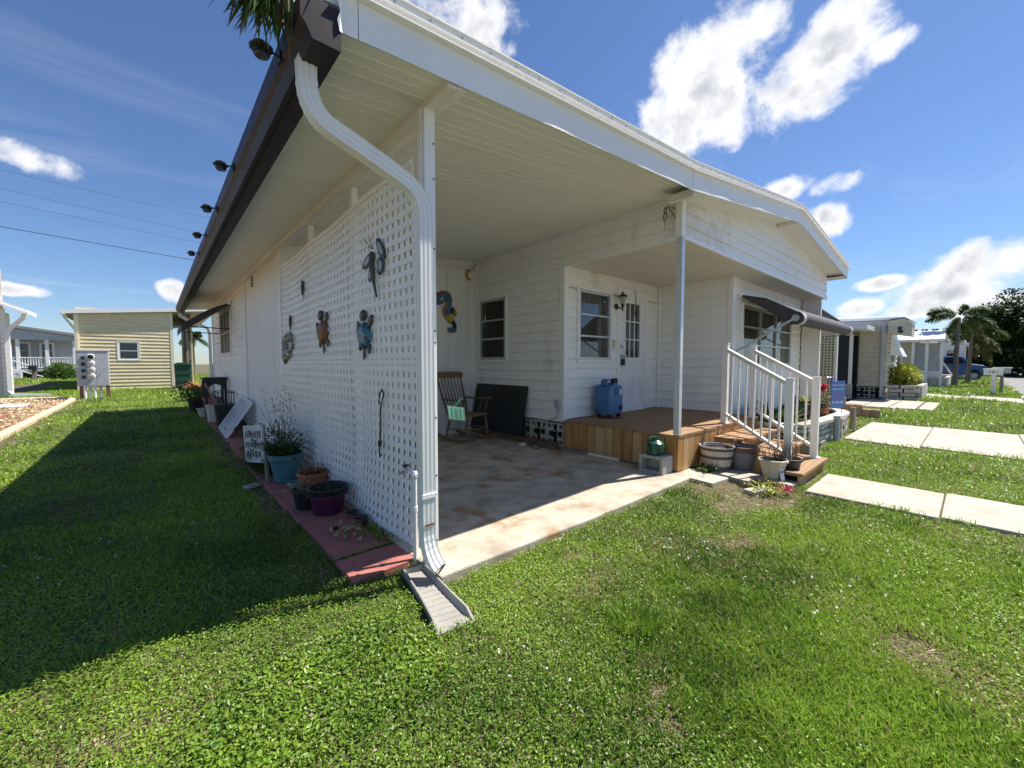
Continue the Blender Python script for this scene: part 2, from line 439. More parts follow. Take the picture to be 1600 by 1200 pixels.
# plane helper: axis 0 -> plane X = c, u = Y ; axis 1 -> plane Y = c, u = X ; out = +1 / -1
class Pl:
    def __init__(s, axis, c, out): s.a, s.c, s.o = axis, c, out
    def p(s, u, z, d):
        t = s.c + s.o*d
        return (t, u, z) if s.a == 0 else (u, t, z)
    def box(s, mb, u0, u1, z0, z1, d0, d1):
        a = s.p(u0, z0, d0); b = s.p(u1, z1, d1)
        return mb.box(min(a[0],b[0]), max(a[0],b[0]), min(a[1],b[1]), max(a[1],b[1]), min(a[2],b[2]), max(a[2],b[2]))
def cuts(lo, hi, holes):
    segs = [(lo, hi)]
    for a, b in holes:
        segs = [q for s, e in segs for q in ((s, min(e, a)), (max(s, b), e)) if q[1] - q[0] > .004]
    return segs
def siding(parent, pl, u0, u1, z0, z1, mat, holes=(), pitch=.145, clip=None, name='wall', back=True, proud=.024, zstart=None, gap=.0105):
    """backing wall with real lap boards, each its own object; holes = (u0,u1,z0,z1)"""
    zb = sorted({z0, z1, *[h[2] for h in holes if z0 < h[2] < z1], *[h[3] for h in holes if z0 < h[3] < z1]})
    mb = MB()
    for a, b in zip(zb, zb[1:]):
        for s, e in cuts(u0, u1, [(h[0], h[1]) for h in holes if h[2] < b - .001 and h[3] > a + .001]):
            pl.box(mb, s, e, a, b, -.06, 0)
    w = mb.build(name, mat, parent)
    k = 0; z = zstart if zstart is not None else z0
    while z < z1 - .01:
        t = min(z + pitch, z1); zz = sorted({z, t, *[v for h in holes for v in (h[2], h[3]) if z < v < t]})
        for a, b in zip(zz, zz[1:]):
            segs = []
            for s, e in cuts(u0, u1, [(h[0], h[1]) for h in holes if h[2] < b - .001 and h[3] > a + .001]):
                if e - s > 2.3 and random.random() < .75:
                    m = s + (e-s)*random.uniform(.25,.75); segs += [(s, m-.0025), (m+.0025, e)]
                else: segs.append((s, e))
            for s, e in segs:
                da = .003 + (proud-.003)*(1-(a-z)/pitch); db = .003 + (proud-.003)*(1-(b-z)/pitch)
                sb, eb, st, et = s, e, s, e
                if clip:
                    la, ra = clip(a); lb, rb = clip(b)
                    sb, eb, st, et = max(s, la), min(e, ra), max(s, lb), min(e, rb)
                    if eb - sb < .02: continue
                    if et < st: st = et = (st+et)/2
                j = random.uniform(-.0012, .0012)
                q = MB(); vs = []
                for (ub, ut) in ((sb, st), (eb, et)):
                    a2 = a+gap if a == z else a; vs += [pl.p(ub, a2, .0005), pl.p(ub, a2, da+j), pl.p(ut, b, db+j), pl.p(ut, b, .0005)]
                q.add(vs, [(0,1,2,3),(7,6,5,4),(0,4,5,1),(1,5,6,2),(2,6,7,3),(3,7,4,0)])
                q.build('siding_board', mat, w)
        z = t
    return w
def window(parent, pl, u0, u1, z0, z1, rows=3, cols=1, fmat=None, fw=.045, curtain='curtain', depth=.03, trim=True, name='window', glass=None, solid=False):
    fmat = fmat or ALU
    fr = MB()
    for a in (pl.box,):
        a(fr, u0, u1, z0, z0+fw, -.05, depth); a(fr, u0, u1, z1-fw, z1, -.05, depth)
        a(fr, u0, u0+fw, z0+fw, z1-fw, -.05, depth); a(fr, u1-fw, u1, z0+fw, z1-fw, -.05, depth)
    w = fr.build(name, fmat, parent)
    if trim:
        t = MB(); g = .035
        pl.box(t, u0-g, u1+g, z0-g, z0, -.03, depth+.012); pl.box(t, u0-g, u1+g, z1, z1+g, -.03, depth+.012)
        pl.box(t, u0-g, u0, z0, z1, -.03, depth+.009); pl.box(t, u1, u1+g, z0, z1, -.03, depth+.009)
        t.build('window_trim', TRIM, w)
    W = (u1-u0-2*fw); Hh = (z1-z0-2*fw)
    for i in range(rows):
        for j in range(cols):
            a = u0+fw+W*j/cols; b = u0+fw+W*(j+1)/cols; c = z0+fw+Hh*i/rows; d = z0+fw+Hh*(i+1)/rows
            tl = random.uniform(-.004, .004)+(.014 if solid else 0)
            b0 = .014 if solid else 0.0; q = MB().add([pl.p(a,c,.0+tl), pl.p(b,c,b0), pl.p(b,d,b0-.006), pl.p(a,d,-.006+tl)], [(0,1,2,3)])
            q.build('pane', glass or GLASS, w)
    mu = MB()
    for i in range(1, rows):
        c = z0+fw+Hh*i/rows; pl.box(mu, u0+fw, u1-fw, c-.014, c+.014, -.02, depth-.008)
    for j in range(1, cols):
        c = u0+fw+W*j/cols; pl.box(mu, c-.018, c+.018, z0+fw, z1-fw, -.022, depth-.005)
    if mu.v: mu.build('glazing_bar', fmat, w)
    if curtain == 'curtain':
        n = 90; q = MB(); vs = []; fs = []
        for i in range(n+1):
            u = u0+.01+(u1-u0-.02)*i/n; d = -.10 + .022*math.sin(i*.75 + .8*math.sin(i*.13)) + .01*math.sin(i*.23)
            vs += [pl.p(u, z0+.01, d), pl.p(u, z1-.01, d)]
            if i: fs.append((2*i-2, 2*i, 2*i+1, 2*i-1))
        q.add(vs, fs).build('curtain', CURT, w, smooth='all')
    elif curtain == 'blind':
        q = MB(); z = z0+.12
        while z < z1-.02:
            q.add([pl.p(u0+.01,z,-.045), pl.p(u1-.01,z,-.045), pl.p(u1-.01,z+.014,-.065), pl.p(u0+.01,z+.014,-.065)], [(0,1,2,3)]); z += .026
        q.build('blind', BLIND, w)
    elif curtain == 'dark':
        pl.box(MB(), u0, u1, z0, z1, *((.001,.004) if solid else (-.09, -.08))).build('dark_room_sheet', DARK, w)  # near-black sheet paints in the darkness of an unlit room
    return w

# ------------------------------------------------------------------ ground, paths, road
GZ = -0.05
GROUND = M('lawn_soil', (.075,.090,.028), (.15,.11,.065), 60, .95, 1.0, 140, lo=.42, hi=.62, detail=8, col3=(.17,.125,.078), scale3=9, lo3=.5, hi3=.7)
q = MB(); NS = 60
q.add([(-400,-400,GZ),(400,-400,GZ),(400,400,GZ),(-400,400,GZ)], [(0,1,2,3)])
struct(q.build('ground', GROUND))
def slab_mesh(pts, z0, z1, name, mat, bevel=0):
    return struct(MB().prism(pts, 2, z0, z1).build(name, mat, bevel=bevel))
slab = slab_mesh([(1.20,1.99),(2.6,1.965),(4.66,1.985),(4.70,2.12),(4.66,6.0),(1.20,6.0)], -.14, 0.0, 'carport_slab', CONC, .012)
for i, (a, b) in enumerate([(-1.12,-.62),(-.61,.14),(.15,1.06)]):
    slab_mesh([(4.73,a),(5.66,a),(5.70,b),(4.76,b)], -.12, -.022+.003*(i % 2), 'front_path', CONC2, .01)
for a, b in [(-1.12,-.55),(-.54,.5),(.51,1.42)]:
    slab_mesh([(8.45,a),(11.35,a),(11.45,b),(8.65,b)], -.12, -.028, 'driveway', CONC2, .01)
for a, b in [(-1.1,.1),(.11,1.35)]:
    slab_mesh([(20.3,a),(22.8,a),(23.9,b),(21.9,b)], -.12, -.03, 'neighbour_path', CONC2, .01)
struct(MB().box(-120,160,-9,-1.15,-.12,-.036).build('road', ASPH))
# red concrete pavers along the lattice
pav = thing('paver_edging', 'row of faded red concrete pavers along the foot of the white lattice', 'pavers', (1.0,2.3,0))
ys = [2.29,2.62,3.295,3.80,4.4]
while ys[-1] < 14.4: ys.append(ys[-1]+.61)
for a, b in zip(ys, ys[1:]):
    j = random.uniform(-.012,.012); t = random.uniform(-.006,.004)
    g = .03 if abs(b-2.62) < .01 else .008
    MB().box(.81+j, 1.215+j*.3, a, b-g, -.10, -.002+t).build('paver', PAVER, pav, bevel=.006)
# pale stepping slabs beside the steps
ss = thing('stepping_slabs', 'loose pale concrete slabs under the flower pots by the wooden steps', 'slabs', (4.7,1.6,-.05))
for x0,x1,y0,y1,rz in [(4.28,4.62,1.72,2.0,.1),(4.64,5.04,1.52,1.93,.05),(4.80,5.22,1.16,1.50,0.08),(4.28,4.62,1.30,1.42,.25),(5.06,5.4,1.56,1.95,.02)]:
    MB().box(-(x1-x0)/2,(x1-x0)/2,-(y1-y0)/2,(y1-y0)/2,-.03,.03).xf(Matrix.Translation(((x0+x1)/2,(y0+y1)/2,-.035)) @ Matrix.Rotation(-rz,4,'Z')).build('slab', CONC2, ss, bevel=.005)
# mulch bed of the house on the left
struct(MB().prism([(-14,4),(-2.05,4),(-2.0,9.5),(-2.12,20.2),(-2.5,21.1),(-3.1,21.4),(-14,21.5)],2,-.12,-.045).build('mulch_bed', M('mulch_bed_base',(.30,.19,.10),(.20,.13,.07),8,.95,.6,40)))
CURB = M('tan_concrete_curb', (.62,.47,.33), (.52,.38,.26), 5, .85, .2, 90)
cb = thing('garden_curb', 'tan moulded concrete curb round the wood chip bed', 'curb', (-2,9,-.05))
path = [(-2.07,4.0),(-2.0,9.5),(-2.03,13),(-2.07,17),(-2.12,20.2),(-2.25,20.8),(-2.6,21.25),(-3.1,21.45),(-5,21.5),(-14,21.5)]
MB().sweep([(x,y,-.06) for x,y in path], [(-.09,-.06),(.09,-.06),(.08,.07),(.04,.10),(-.04,.10),(-.08,.07)], up=(0,0,1)).build('curb_strip', CURB, cb)
MB().box(-3.6,-2.7,12.6,15.2,-.06,-.015).build('stepping_stone', PAVER, cb)
MB().box(-4.6,-2.9,17.9,19.2,-.06,-.012).build('stepping_stone', M('pale_blue_grey_slab',(.5,.52,.55),rough=.8), cb)
LM_CHIP = leaf_mat('wood_chip', (.42,.27,.15), (.85,.66,.42), (.85,.78,.6), trans=0, rough=.8)
f = Fol(); n = 9000
px = rng.uniform(-6,-2.12,n); py = 5+16.3*rng.random(n)
k = ~((px>-3.6)&(px<-2.7)&(py>12.6)&(py<15.2)) & ~((px>-4.6)&(px<-2.9)&(py>17.9)&(py<19.2)) & ~((px>-2.9)&(py>20.6)); px, py = px[k], py[k]; n = len(px)
D = rng.normal(0,1,(n,3)); D[:,2] *= .25
f.add(np.stack([px,py,rng.uniform(-.045,-.01,n)],1), D, rng.uniform(.05,.13,n), rng.uniform(.02,.05,n), droop=0, fold=.1)
chips = f.build('wood_chips', LM_CHIP); chips['kind'] = 'stuff'; tag(chips, 'tan wood chip mulch filling the curbed bed at left', 'mulch')

# ------------------------------------------------------------------ the white mobile home
H = thing('mobile_home', 'white mobile home with carport, lap siding and low gabled roof', 'house', (1.3,2.1,0))
LX, WX, RX = 1.28, 4.37, 10.87
YF, YG, YD, YW, YB = 1.88, 2.18, 3.86, 2.60, 14.15      # fascia, gable, door wall, front wall, back
def ceil_z(x): return 2.675 + (x-.65)*.0968
def soff_z(x): return 2.93 + (x-4.0)*(.515/3.58) if x < 7.58 else 3.445 - (x-7.58)*(.37/3.5)
TOP = [(.60,2.83),(.68,2.905),(3.99,3.155),(7.61,3.655),(11.2,3.275)]
# walls
HW = [(5.10,5.80,1.28,2.31)]
w = siding(H, Pl(0,WX,-1), YD, 5.94, .38, ceil_z(WX)+.02, WHITE, HW, zstart=.38)
siding(H, Pl(0,WX,-1), YG, YD-.005, 2.60, ceil_z(WX)+.02, WHITE, zstart=2.60-.145*.3)
DH = [(4.66,5.44,1.27,2.31),(5.64,6.50,.42,2.44)]
siding(H, Pl(1,YD,-1), WX+.02, 6.93, .42, 2.62, WHITE, DH)
siding(H, Pl(0,6.95,-1), YW, YD-.005, .42, 2.62, WHITE)
FH = [(7.36,10.0,1.18,2.2)]
siding(H, Pl(1,YW,-1), 6.96, RX, .15, 2.60, WHITE, FH)
def gclip(z):
    if z <= 3.0: return (WX+.02, RX if z < soff_z(RX) else 7.58 + (3.445-z)/(.37/3.5))
    return (max(WX+.02, 4.0+(z-2.93)/(.515/3.58)), 7.58+(3.445-z)/(.37/3.5))
siding(H, Pl(1,YG,-1), WX+.02, RX, 2.60, 3.44, WHITE, clip=gclip, name='gable', back=False, proud=.022, pitch=.14)
# back of the gable polygon, right side, rear
MB().prism([(WX+.03,2.605),(RX,2.605),(RX,3.05),(7.58,3.43),(WX+.03,2.97)],1,YG+.003,YG+.05).build('gable_backing', WHITE, H)
LHs = [(10.65,12.3,1.42,2.42)]
siding(H, Pl(0,LX,-1), 8.88, YB, .12, 2.70, WHITE, LHs, pitch=.16)
MB().box(RX-.08,RX-.002,YG+.06,YB,.0,3.05).build('wall', WHITE, H)
MB().box(LX+.002,RX-.09,YB-.08,YB,.0,2.72).build('wall', WHITE, H)
MB().box(LX+.08,RX-.1,6.05,YB-.1,.02,.06).build('floor', TIMBER, H)
MB().prism([(4.45,.3),(RX-.1,.3),(RX-.1,.36),(4.45,.36)],1,YW+.1,YB-.1).build('floor_deck', TIMBER, H)
# grooved panels: carport rear wall and the side of the utility room
def panel_wall(pl, u0, u1, z0, ztop, wdt, name):
    u = u0; k = 0
    while u < u1-.02:
        e = min(u+wdt, u1); q = MB()
        pl.box(q, u+.003, e-.003, z0, ztop, -.05, 0)
        a = u+.003; n = 4
        for i in range(n):
            s = a+(e-u-.006)*(i+.5)/n
            pl.box(q, s-.004, s+.004, z0+.01, ztop-.01, 0.0, .004)
        q.build(name, WHITE, H); u = e
panel_wall(Pl(1,5.94,-1), LX+.03, WX, 0, 2.85, .41, 'wall_panel')
MB().prism([(LX+.03,2.85),(WX,2.85),(WX,ceil_z(WX)+.02),(LX+.03,ceil_z(LX)+.02)],1,5.95,6.0).build('wall_panel', WHITE, H)
MB().box(LX+.1, WX-.01, 5.915, 5.937, 2.86, 2.90).build('cornice_strip', TRIM, H)
panel_wall(Pl(0,LX,-1), 6.02, 8.70, .02, 2.72, .335, 'wall_panel')
def corner(x0,x1,y0,y1,z0,z1,m=TRIM,name='corner_trim'): return MB().box(x0,x1,y0,y1,z0,z1).build(name, m, H, bevel=.003)
corner(LX-.035,LX+.04, 5.93, 6.015, 0, 2.73)
corner(LX-.03,LX+.04, 8.70, 8.88, 0, 2.73)
corner(LX-.03,LX+.05, YB-.1,YB+.02, 0, 2.73)
corner(WX-.03,WX+.06, YD-.03, YD+.06, .40, 2.60)
corner(WX-.035,WX+.025, 5.88,5.938, .36, 2.98)
corner(6.90,6.945,YD-.05,YD-.02,.42,2.60)
corner(6.92,7.06,YW-.028,YW+.05,.10,2.598)
corner(RX-.08,RX+.012,YW-.03,YW+.05,.05,2.598)
corner(WX-.035,WX+.045,YG-.03,YG+.05,2.60,3.02)
MB().box(WX-.028,WX-.012,YG+.05,YD-.03,2.575,2.62).build('ceiling_edge_trim', TRIM, H)
MB().box(WX+.045,RX+.012,YG-.026,YG-.001,2.585,2.625).build('gable_edge_trim', TRIM, H)
# decorative screen blocks under the floor on the carport side
def breeze_block(parent, pl, u, z, s, mat, back=True):
    q = MB(); t = .022
    pl.box(q,u,u+s,z,z+t,-.06,0); pl.box(q,u,u+s,z+s-t,z+s,-.06,0); pl.box(q,u,u+t,z+t,z+s-t,-.06,0); pl.box(q,u+s-t,u+s,z+t,z+s-t,-.06,0)
    for cx, cz, a0 in ((0,0,0),(s,0,90),(s,s,180),(0,s,270)):
        for rad in (s*.72,):
            pts = []
            for i in range(7):
                a = math.radians(a0+90*i/6); pu = cx+rad*math.cos(a); pz = cz+rad*math.sin(a)
                pts.append(Vector(pl.p(u+pu, z+pz, -.02)))
            for a, b in zip(pts, pts[1:]): q.bar(a, b, .022, .035)
    return q.build('screen_block', mat, parent)
for i in range(6): breeze_block(H, Pl(0,WX+.015,-1), 5.92-.34*(i+1), .02, .335, STONE)
MB().box(WX+.10,WX+.12,YD,5.93,.0,.4).build('dark_crawl_sheet', DARK, H)  # near-black sheet stands in for the shade behind the screen blocks
# windows and door
window(H, Pl(0,WX,-1), *HW[0], rows=3, curtain='curtain', glass=SCRGL)
window(H, Pl(1,YD,-1), *DH[0], rows=3, curtain='curtain')
window(H, Pl(1,YW,-1), *FH[0], rows=3, cols=3, fmat=ALU, curtain='curtain')
window(H, Pl(0,LX,-1), *LHs[0], rows=2, cols=3, fmat=TRIMD, curtain='curtain', glass=SCRGL)
pd = Pl(1,YD,-1)
dm = M('white_door_paint',(.80,.80,.79),(.75,.75,.74),4,.35)
q = MB(); du0,du1,dz0,dz1 = 5.70,6.45,.445,2.39; lu0,lu1,lz0,lz1 = 5.87,6.30,1.32,2.22
pd.box(q,du0,lu0,dz0,dz1,-.03,.012); pd.box(q,lu1,du1,dz0,dz1,-.03,.012); pd.box(q,lu0,lu1,dz0,lz0,-.03,.012); pd.box(q,lu0,lu1,lz1,dz1,-.03,.012)
door = q.build('door', dm, H); door['label'] = 'white entry door with nine small panes over raised panels'
fr = MB(); pd.box(fr,5.64,5.70,.42,2.44,-.05,.028); pd.box(fr,6.45,6.50,.42,2.44,-.05,.028); pd.box(fr,5.70,6.45,2.39,2.44,-.05,.026); pd.box(fr,5.70,6.45,.42,.445,-.05,.03)
fr.build('door_frame', TRIM, door)
for i in range(3):
    for j in range(3):
        a=lu0+(lu1-lu0)*j/3; b=lu0+(lu1-lu0)*(j+1)/3; c=lz0+(lz1-lz0)*i/3; d=lz0+(lz1-lz0)*(i+1)/3
        MB().add([pd.p(a,c,0),pd.p(b,c,0),pd.p(b,d,0),pd.p(a,d,0)],[(0,1,2,3)]).build('pane', GLASS, door)
fr = MB()
for i in range(1,3):
    c=lz0+(lz1-lz0)*i/3; pd.box(fr,lu0,lu1,c-.009,c+.009,-.006,.010); c=lu0+(lu1-lu0)*i/3; pd.box(fr,c-.009,c+.009,lz0,lz1,-.007,.011)
for a in ((lu0-.03,lu1+.03,lz0-.03,lz0),(lu0-.03,lu1+.03,lz1,lz1+.03),(lu0-.03,lu0,lz0,lz1),(lu1,lu1+.03,lz0,lz1)): pd.box(fr,*a,.012,.024)
fr.build('glazing_bar', TRIM, door)
fr = MB(); z = lz0+.13
while z < lz1: fr.add([pd.p(lu0,z,-.035),pd.p(lu1-.07,z,-.035),pd.p(lu1-.07,z+.016,-.055),pd.p(lu0,z+.016,-.055)],[(0,1,2,3)]); z += .027
fr.build('blind', BLIND, door)
pd.box(MB(),lu0-.02,lu1+.02,lz0-.02,lz1+.02,-.12,-.10).build('dark_room_sheet', DARK, door)  # black sheet gives the door panes their unlit-room darkness
for a,b in ((5.77,6.03),(6.10,6.37)):
    for c,d in ((.60,.98),):
        fr = MB()
        for e in ((a,b,c,c+.02),(a,b,d-.02,d),(a,a+.02,c+.02,d-.02),(b-.02,b,c+.02,d-.02)): pd.box(fr,*e,.012,.019)
        pd.box(fr,a+.05,b-.05,c+.05,d-.05,.012,.018); fr.build('raised_panel', dm, door)
MB().lathe(pd.p(5.765,1.50,.012),[(.028,0),(.028,.012),(.018,.02),(.012,.03)],16,ax=(0,-1,0)).build('deadbolt', ALU, door, smooth=True)
MB().lathe(pd.p(5.775,1.34,.012),[(.03,0),(.03,.01),(.012,.02),(.012,.05),(.028,.06),(.03,.08),(.015,.095)],16,ax=(0,-1,0)).build('door_knob', GALV, door, smooth=True)
pd.box(MB(),5.745,5.80,1.19,1.30,.03,.07).build('lock_box', BLACK, door, bevel=.006)
MB().tube([pd.p(6.08,2.40,.03),pd.p(6.08,2.42,.03),pd.p(6.15,2.42,.03),pd.p(6.15,2.25,.03),pd.p(6.13,2.02,.03)],.006,6).build('wreath_hanger', BLKM, door)
pd.box(MB(),5.505,5.575,1.46,1.60,.012,.028).build('doorbell_plate', M('tan_switch_plate',(.55,.45,.30),rough=.5), H)
# porch ceiling of narrow boards running along the front
y = YG+.03
while y < YD-.01:
    e = min(y+.105, YD); MB().box(WX+.01, RX-.01, y, e-.006, 2.594, 2.61).build('porch_ceiling_board', PCEIL, H); y = e
MB().box(WX+.02,RX-.02,YG+.03,YD,2.611,2.63).build('ceiling_backing', PCEIL, H)
# carport roof: pans with small ribs running along the front
y = YF+.02; 
while y < YB+.16:
    e = min(y+.305, YB+.18); x1 = WX-.02 if y < 5.93 else LX+.02
    n = 4; q = MB(); xs = [.64, x1]
    prof = []
    wd = e-y-.002
    for i in range(n):
        a = y+wd*i/n; b = y+wd*(i+1)/n
        prof += [(a,0),(a+.005,-.003),(a+.015,-.003),(a+.020,0)] 
    prof.append((y+wd,0))
    vs = []; fs = []
    for (yy,dz) in prof: vs += [(xs[0],yy,ceil_z(xs[0])+dz),(xs[1],yy,ceil_z(xs[1])+dz)]
    for i in range(len(prof)-1): fs.append((2*i,2*i+2,2*i+3,2*i+1))
    q.add(vs,fs).build('roof_pan', CEIL, H); y = e
# roof shell
bot = [(x, z-.03) for x, z in TOP]
poly = TOP + [(11.2,3.23),(7.61,3.60),(3.99,3.10),(.68,2.80),(.60,2.79)]
rf = MB().prism(poly,1,YF+.032,YB+.2).build('roof', ROOFW, H)
# gable soffit
q = MB()
for x0,x1 in ((4.0,7.58),(7.58,11.08)):
    q.add([(x0,YF+.01,soff_z(x0)),(x1,YF+.01,soff_z(x1)),(x1,YG+.01,soff_z(x1)),(x0,YG+.01,soff_z(x0))],[(0,1,2,3)])
q.build('soffit', CEIL, H)
for x in (4.06,7.55): MB().bar((x,YF+.02,soff_z(x)-.035),(x,YG-.02,soff_z(x)-.035),.05,.06).build('lookout_block', TRIMD, H)
MB().box(RX+.015,11.10,YF+.02,YB+.1,3.02,3.045).build('soffit', CEIL, H)
MB().box(11.09,11.20,YF+.0,YB+.1,3.03,3.20).build('gutter', GALV, H)
# rake fascia: face boards, then two drip edges, each a little further out
B_ = [(.665,2.665),(3.98,2.90),(7.58,3.395),(11.06,3.03)]
T_ = [(.665,2.835),(3.99,3.085),(7.61,3.585),(11.14,3.215)]
def lerp(P, x):
    for (a,za),(b,zb) in zip(P,P[1:]):
        if x <= b: return za+(zb-za)*(x-a)/(b-a)
    return P[-1][1]
def fascia(x0,x1,n):
    q = MB(); vs=[]; fs=[]; rows=4
    for i in range(n+1):
        x=x0+(x1-x0)*i/n
        for r in range(rows+1):
            z=lerp(B_,x)+(lerp(T_,x)-lerp(B_,x))*r/rows
            wv=.0022*math.sin(x*5.1)+.0015*math.sin(x*11.7)+.0025*math.sin(x*1.7+1)-.007*math.exp(-((x-4.0)/.9)**2)*(1-r/rows)
            vs.append((x,YF-.004+wv*(1-.8*r/rows),z))
        if i:
            k=rows+1
            for r in range(rows): fs.append(((i-1)*k+r,i*k+r,i*k+r+1,(i-1)*k+r+1))
    return q.add(vs,fs).build('fascia_board', STUCCO, H, smooth='all')
fascia(.665,.735,2); fascia(.738,3.98,60); fascia(3.985,7.57,60); fascia(7.575,11.06,40)
def strip(h0,h1,d0,d1,name,m,gap=0):
    for (a,za),(b,zb) in zip(T_,T_[1:]):
        MB().add([(a+gap,YF-d0,za+h0),(b,YF-d0,zb+h0),(b,YF-d1,zb+h1),(a+gap,YF-d1,za+h1),(a+gap,YF+.03,za+h0),(b,YF+.03,zb+h0),(b,YF+.03,zb+h1),(a+gap,YF+.03,za+h1)],
                 [(0,1,2,3),(0,4,5,1),(3,2,6,7),(1,5,6,2),(0,3,7,4)]).build(name, m, H)
strip(-.004,.003,.040,.040,'drip_edge',TRIM); strip(.003,.036,.016,.016,'drip_edge',TRIM); strip(.036,.042,.034,.034,'drip_edge',TRIM)
strip(.042,.078,.022,.026,'drip_edge',TRIM); strip(.078,.086,.036,.036,'drip_edge',TRIM)
x = .9
q = MB()
while x < 11:
    q.lathe((x,YF-.025,lerp(T_,x)+.058),[(.006,0),(.004,.006)],6,ax=(0,-1,0)); x += .19
q.build('rivets', GALV, H)['kind'] = 'stuff'
# brown gutter along the carport side
gx0,gx1,gz0,gz1 = .495,.655,2.575,2.745
g = MB().sweep([(0,YF+.01,0),(0,YB+.18,0)], [(0,0)]*3) if False else MB()
prof = [(gx1,gz1),(gx1,gz0),(gx0+.045,gz0),(gx0+.02,gz0+.05),(gx0,gz0+.07),(gx0,gz1),(gx0+.015,gz1+.004),(gx0+.015,gz1-.01),(gx0+.012,gz0+.075),(gx0+.05,gz0+.012),(gx1-.01,gz0+.012),(gx1-.01,gz1)]
g.prism(prof,1,YF-.005,YB+.18)
gut = g.build('gutter', BROWN, H); gut['label'] = 'dark brown roof gutter along the carport side'
MB().prism([(gx1,gz1),(gx1,gz0),(gx0+.045,gz0),(gx0+.02,gz0+.05),(gx0,gz0+.07),(gx0,gz1)],1,YF-.012,YF-.004).build('gutter_end_cap', BROWN, gut)
MB().box(gx1+.002,gx1+.012,YF+.02,YB+.18,2.60,2.72).build('gutter_board', BROWN, gut)
MB().box(gx0+.07,gx0+.085,YF+.2,YB,gz0-.003,gz0-.001).build('gutter_seam', DARK, gut)
# ragged end of the white fascia
MB().add([(.665,YF-.008,2.66),(.648,YF-.02,2.655),(.64,YF-.018,2.70),(.652,YF-.02,2.74),(.642,YF-.016,2.79),(.65,YF-.02,2.84),(.66,YF-.02,2.93),(.672,YF-.008,2.92)],[(0,1,2,3,4,5,6,7)]).build('fascia_flashing', TRIM, H)
# carport beam, posts
MB().prism([(YF+.015,2.69),(YB,2.66),(YB,2.735),(YF+.015,2.735)],0,LX-.065,LX-.005).build('beam', TRIMD, H)
MB().box(LX-.003,LX+.05,YF+.015,5.9,2.702,2.74).build('beam_channel', TRIM, H)
post = MB().box(1.205,1.274,2.13,2.205,0,2.69).build('post', TRIM, H, bevel=.004)
MB().box(1.19,1.203,2.15,2.19,2.2,2.685).build('post_channel', TRIMD, post)
q = MB()
for z in (.15,.55,.9,1.35,1.42,1.9,2.3,2.5): q.lathe((1.262,2.129,z),[(.006,0),(.004,.004)],6,ax=(0,-1,0))
q.build('screws', DARK, post)['kind'] = 'stuff'
for y in (3.50,4.74): MB().box(LX+.005,LX+.05,y-.025,y+.025,0,2.69).build('post', TRIM, H)
MB().bar((LX+.02,3.0,.045),(LX+.02,5.9,.045),.045,.09).build('base_rail', GREYW, H)
pp = MB().box(WX-.03,WX+.035,YG-.035,YG+.03,.43,2.596).build('porch_post', M('pale_aluminium_post',(.66,.68,.70),(.58,.6,.62),6,.3,metal=.35), H, bevel=.004)
# downspout: from gutter, diagonal to the post, then down with a kicked-out foot
def bez(a,b,c,n=7): return [(Vector(a)*(1-t)**2+Vector(b)*2*t*(1-t)+Vector(c)*t*t) for t in [i/n for i in range(n+1)]]
pts = [Vector((.565,2.06,2.60))]; scl = [1.0]
def crimp(a,b,c,n):
    global pts, scl
    q_ = bez(a,b,c,n); pts += q_; scl += [1.0 if i % 2 else .945 for i in range(len(q_))]
def run(*p):
    global pts, scl
    for v in p: pts.append(Vector(v)); scl.append(1.0)
crimp((.565,2.06,2.52),(.567,2.06,2.38),(.66,2.06,2.34),13); run((.70,2.06,2.326),(.705,2.06,2.324),(.85,2.06,2.275),(.97,2.06,2.232))
crimp((1.01,2.06,2.215),(1.145,2.06,2.175),(1.155,2.06,2.04),13); run((1.155,2.06,1.97),(1.155,2.06,1.6),(1.155,2.06,1.1),(1.155,2.06,.6),(1.155,2.06,.30))
crimp((1.155,2.06,.24),(1.158,2.05,.11),(1.19,1.98,.055),11)
hw,hd = .040,.032
prof = []
def fl(a,b,n=4):
    r=[]
    for i in range(n):
        t0=i/n; r+= [(a[0]+(b[0]-a[0])*t0, a[1]+(b[1]-a[1])*t0)]
        t1=(i+.5)/n; k=.005; nx,ny=(b[1]-a[1]),-(b[0]-a[0]); L=math.hypot(nx,ny); r+=[(a[0]+(b[0]-a[0])*t1-nx/L*k*0, a[1]+(b[1]-a[1])*t1-ny/L*k*0), (a[0]+(b[0]-a[0])*(t1+.02)-nx/L*k, a[1]+(b[1]-a[1])*(t1+.02)-ny/L*k),(a[0]+(b[0]-a[0])*(t1+.3/n)-nx/L*k, a[1]+(b[1]-a[1])*(t1+.3/n)-ny/L*k)]
    return r
cs = [(-hw,-hd),(hw,-hd),(hw,hd),(-hw,hd)]
for i in range(4): prof += fl(cs[i],cs[(i+1)%4],3)
DSW = M('white_downspout',(.83,.81,.78),(.72,.70,.66),9,.38,.05,40,lo=.58,hi=.8,col3=(.35,.33,.30),scale3=4,lo3=.70,hi3=.8)
ds = MB().sweep(pts, prof, up=(0,1,0), sc=scl).build('downspout', DSW, H)
ds['label'] = 'white ribbed downspout bending from the gutter to the corner post'
MB().box(1.108,1.202,2.022,2.04,.46,.485).build('downspout_strap', TRIM, ds)
MB().box(1.125,1.185,2.0235,2.027,.30,.312).build('rust_mark', M('rust',(.25,.11,.05),rough=.8), ds)
MB().lathe((1.1955,1.975,.05),[(.038,0),(.038,.002)],14,ax=(.45,-.75,-.55)).build('outlet', DARK, ds)
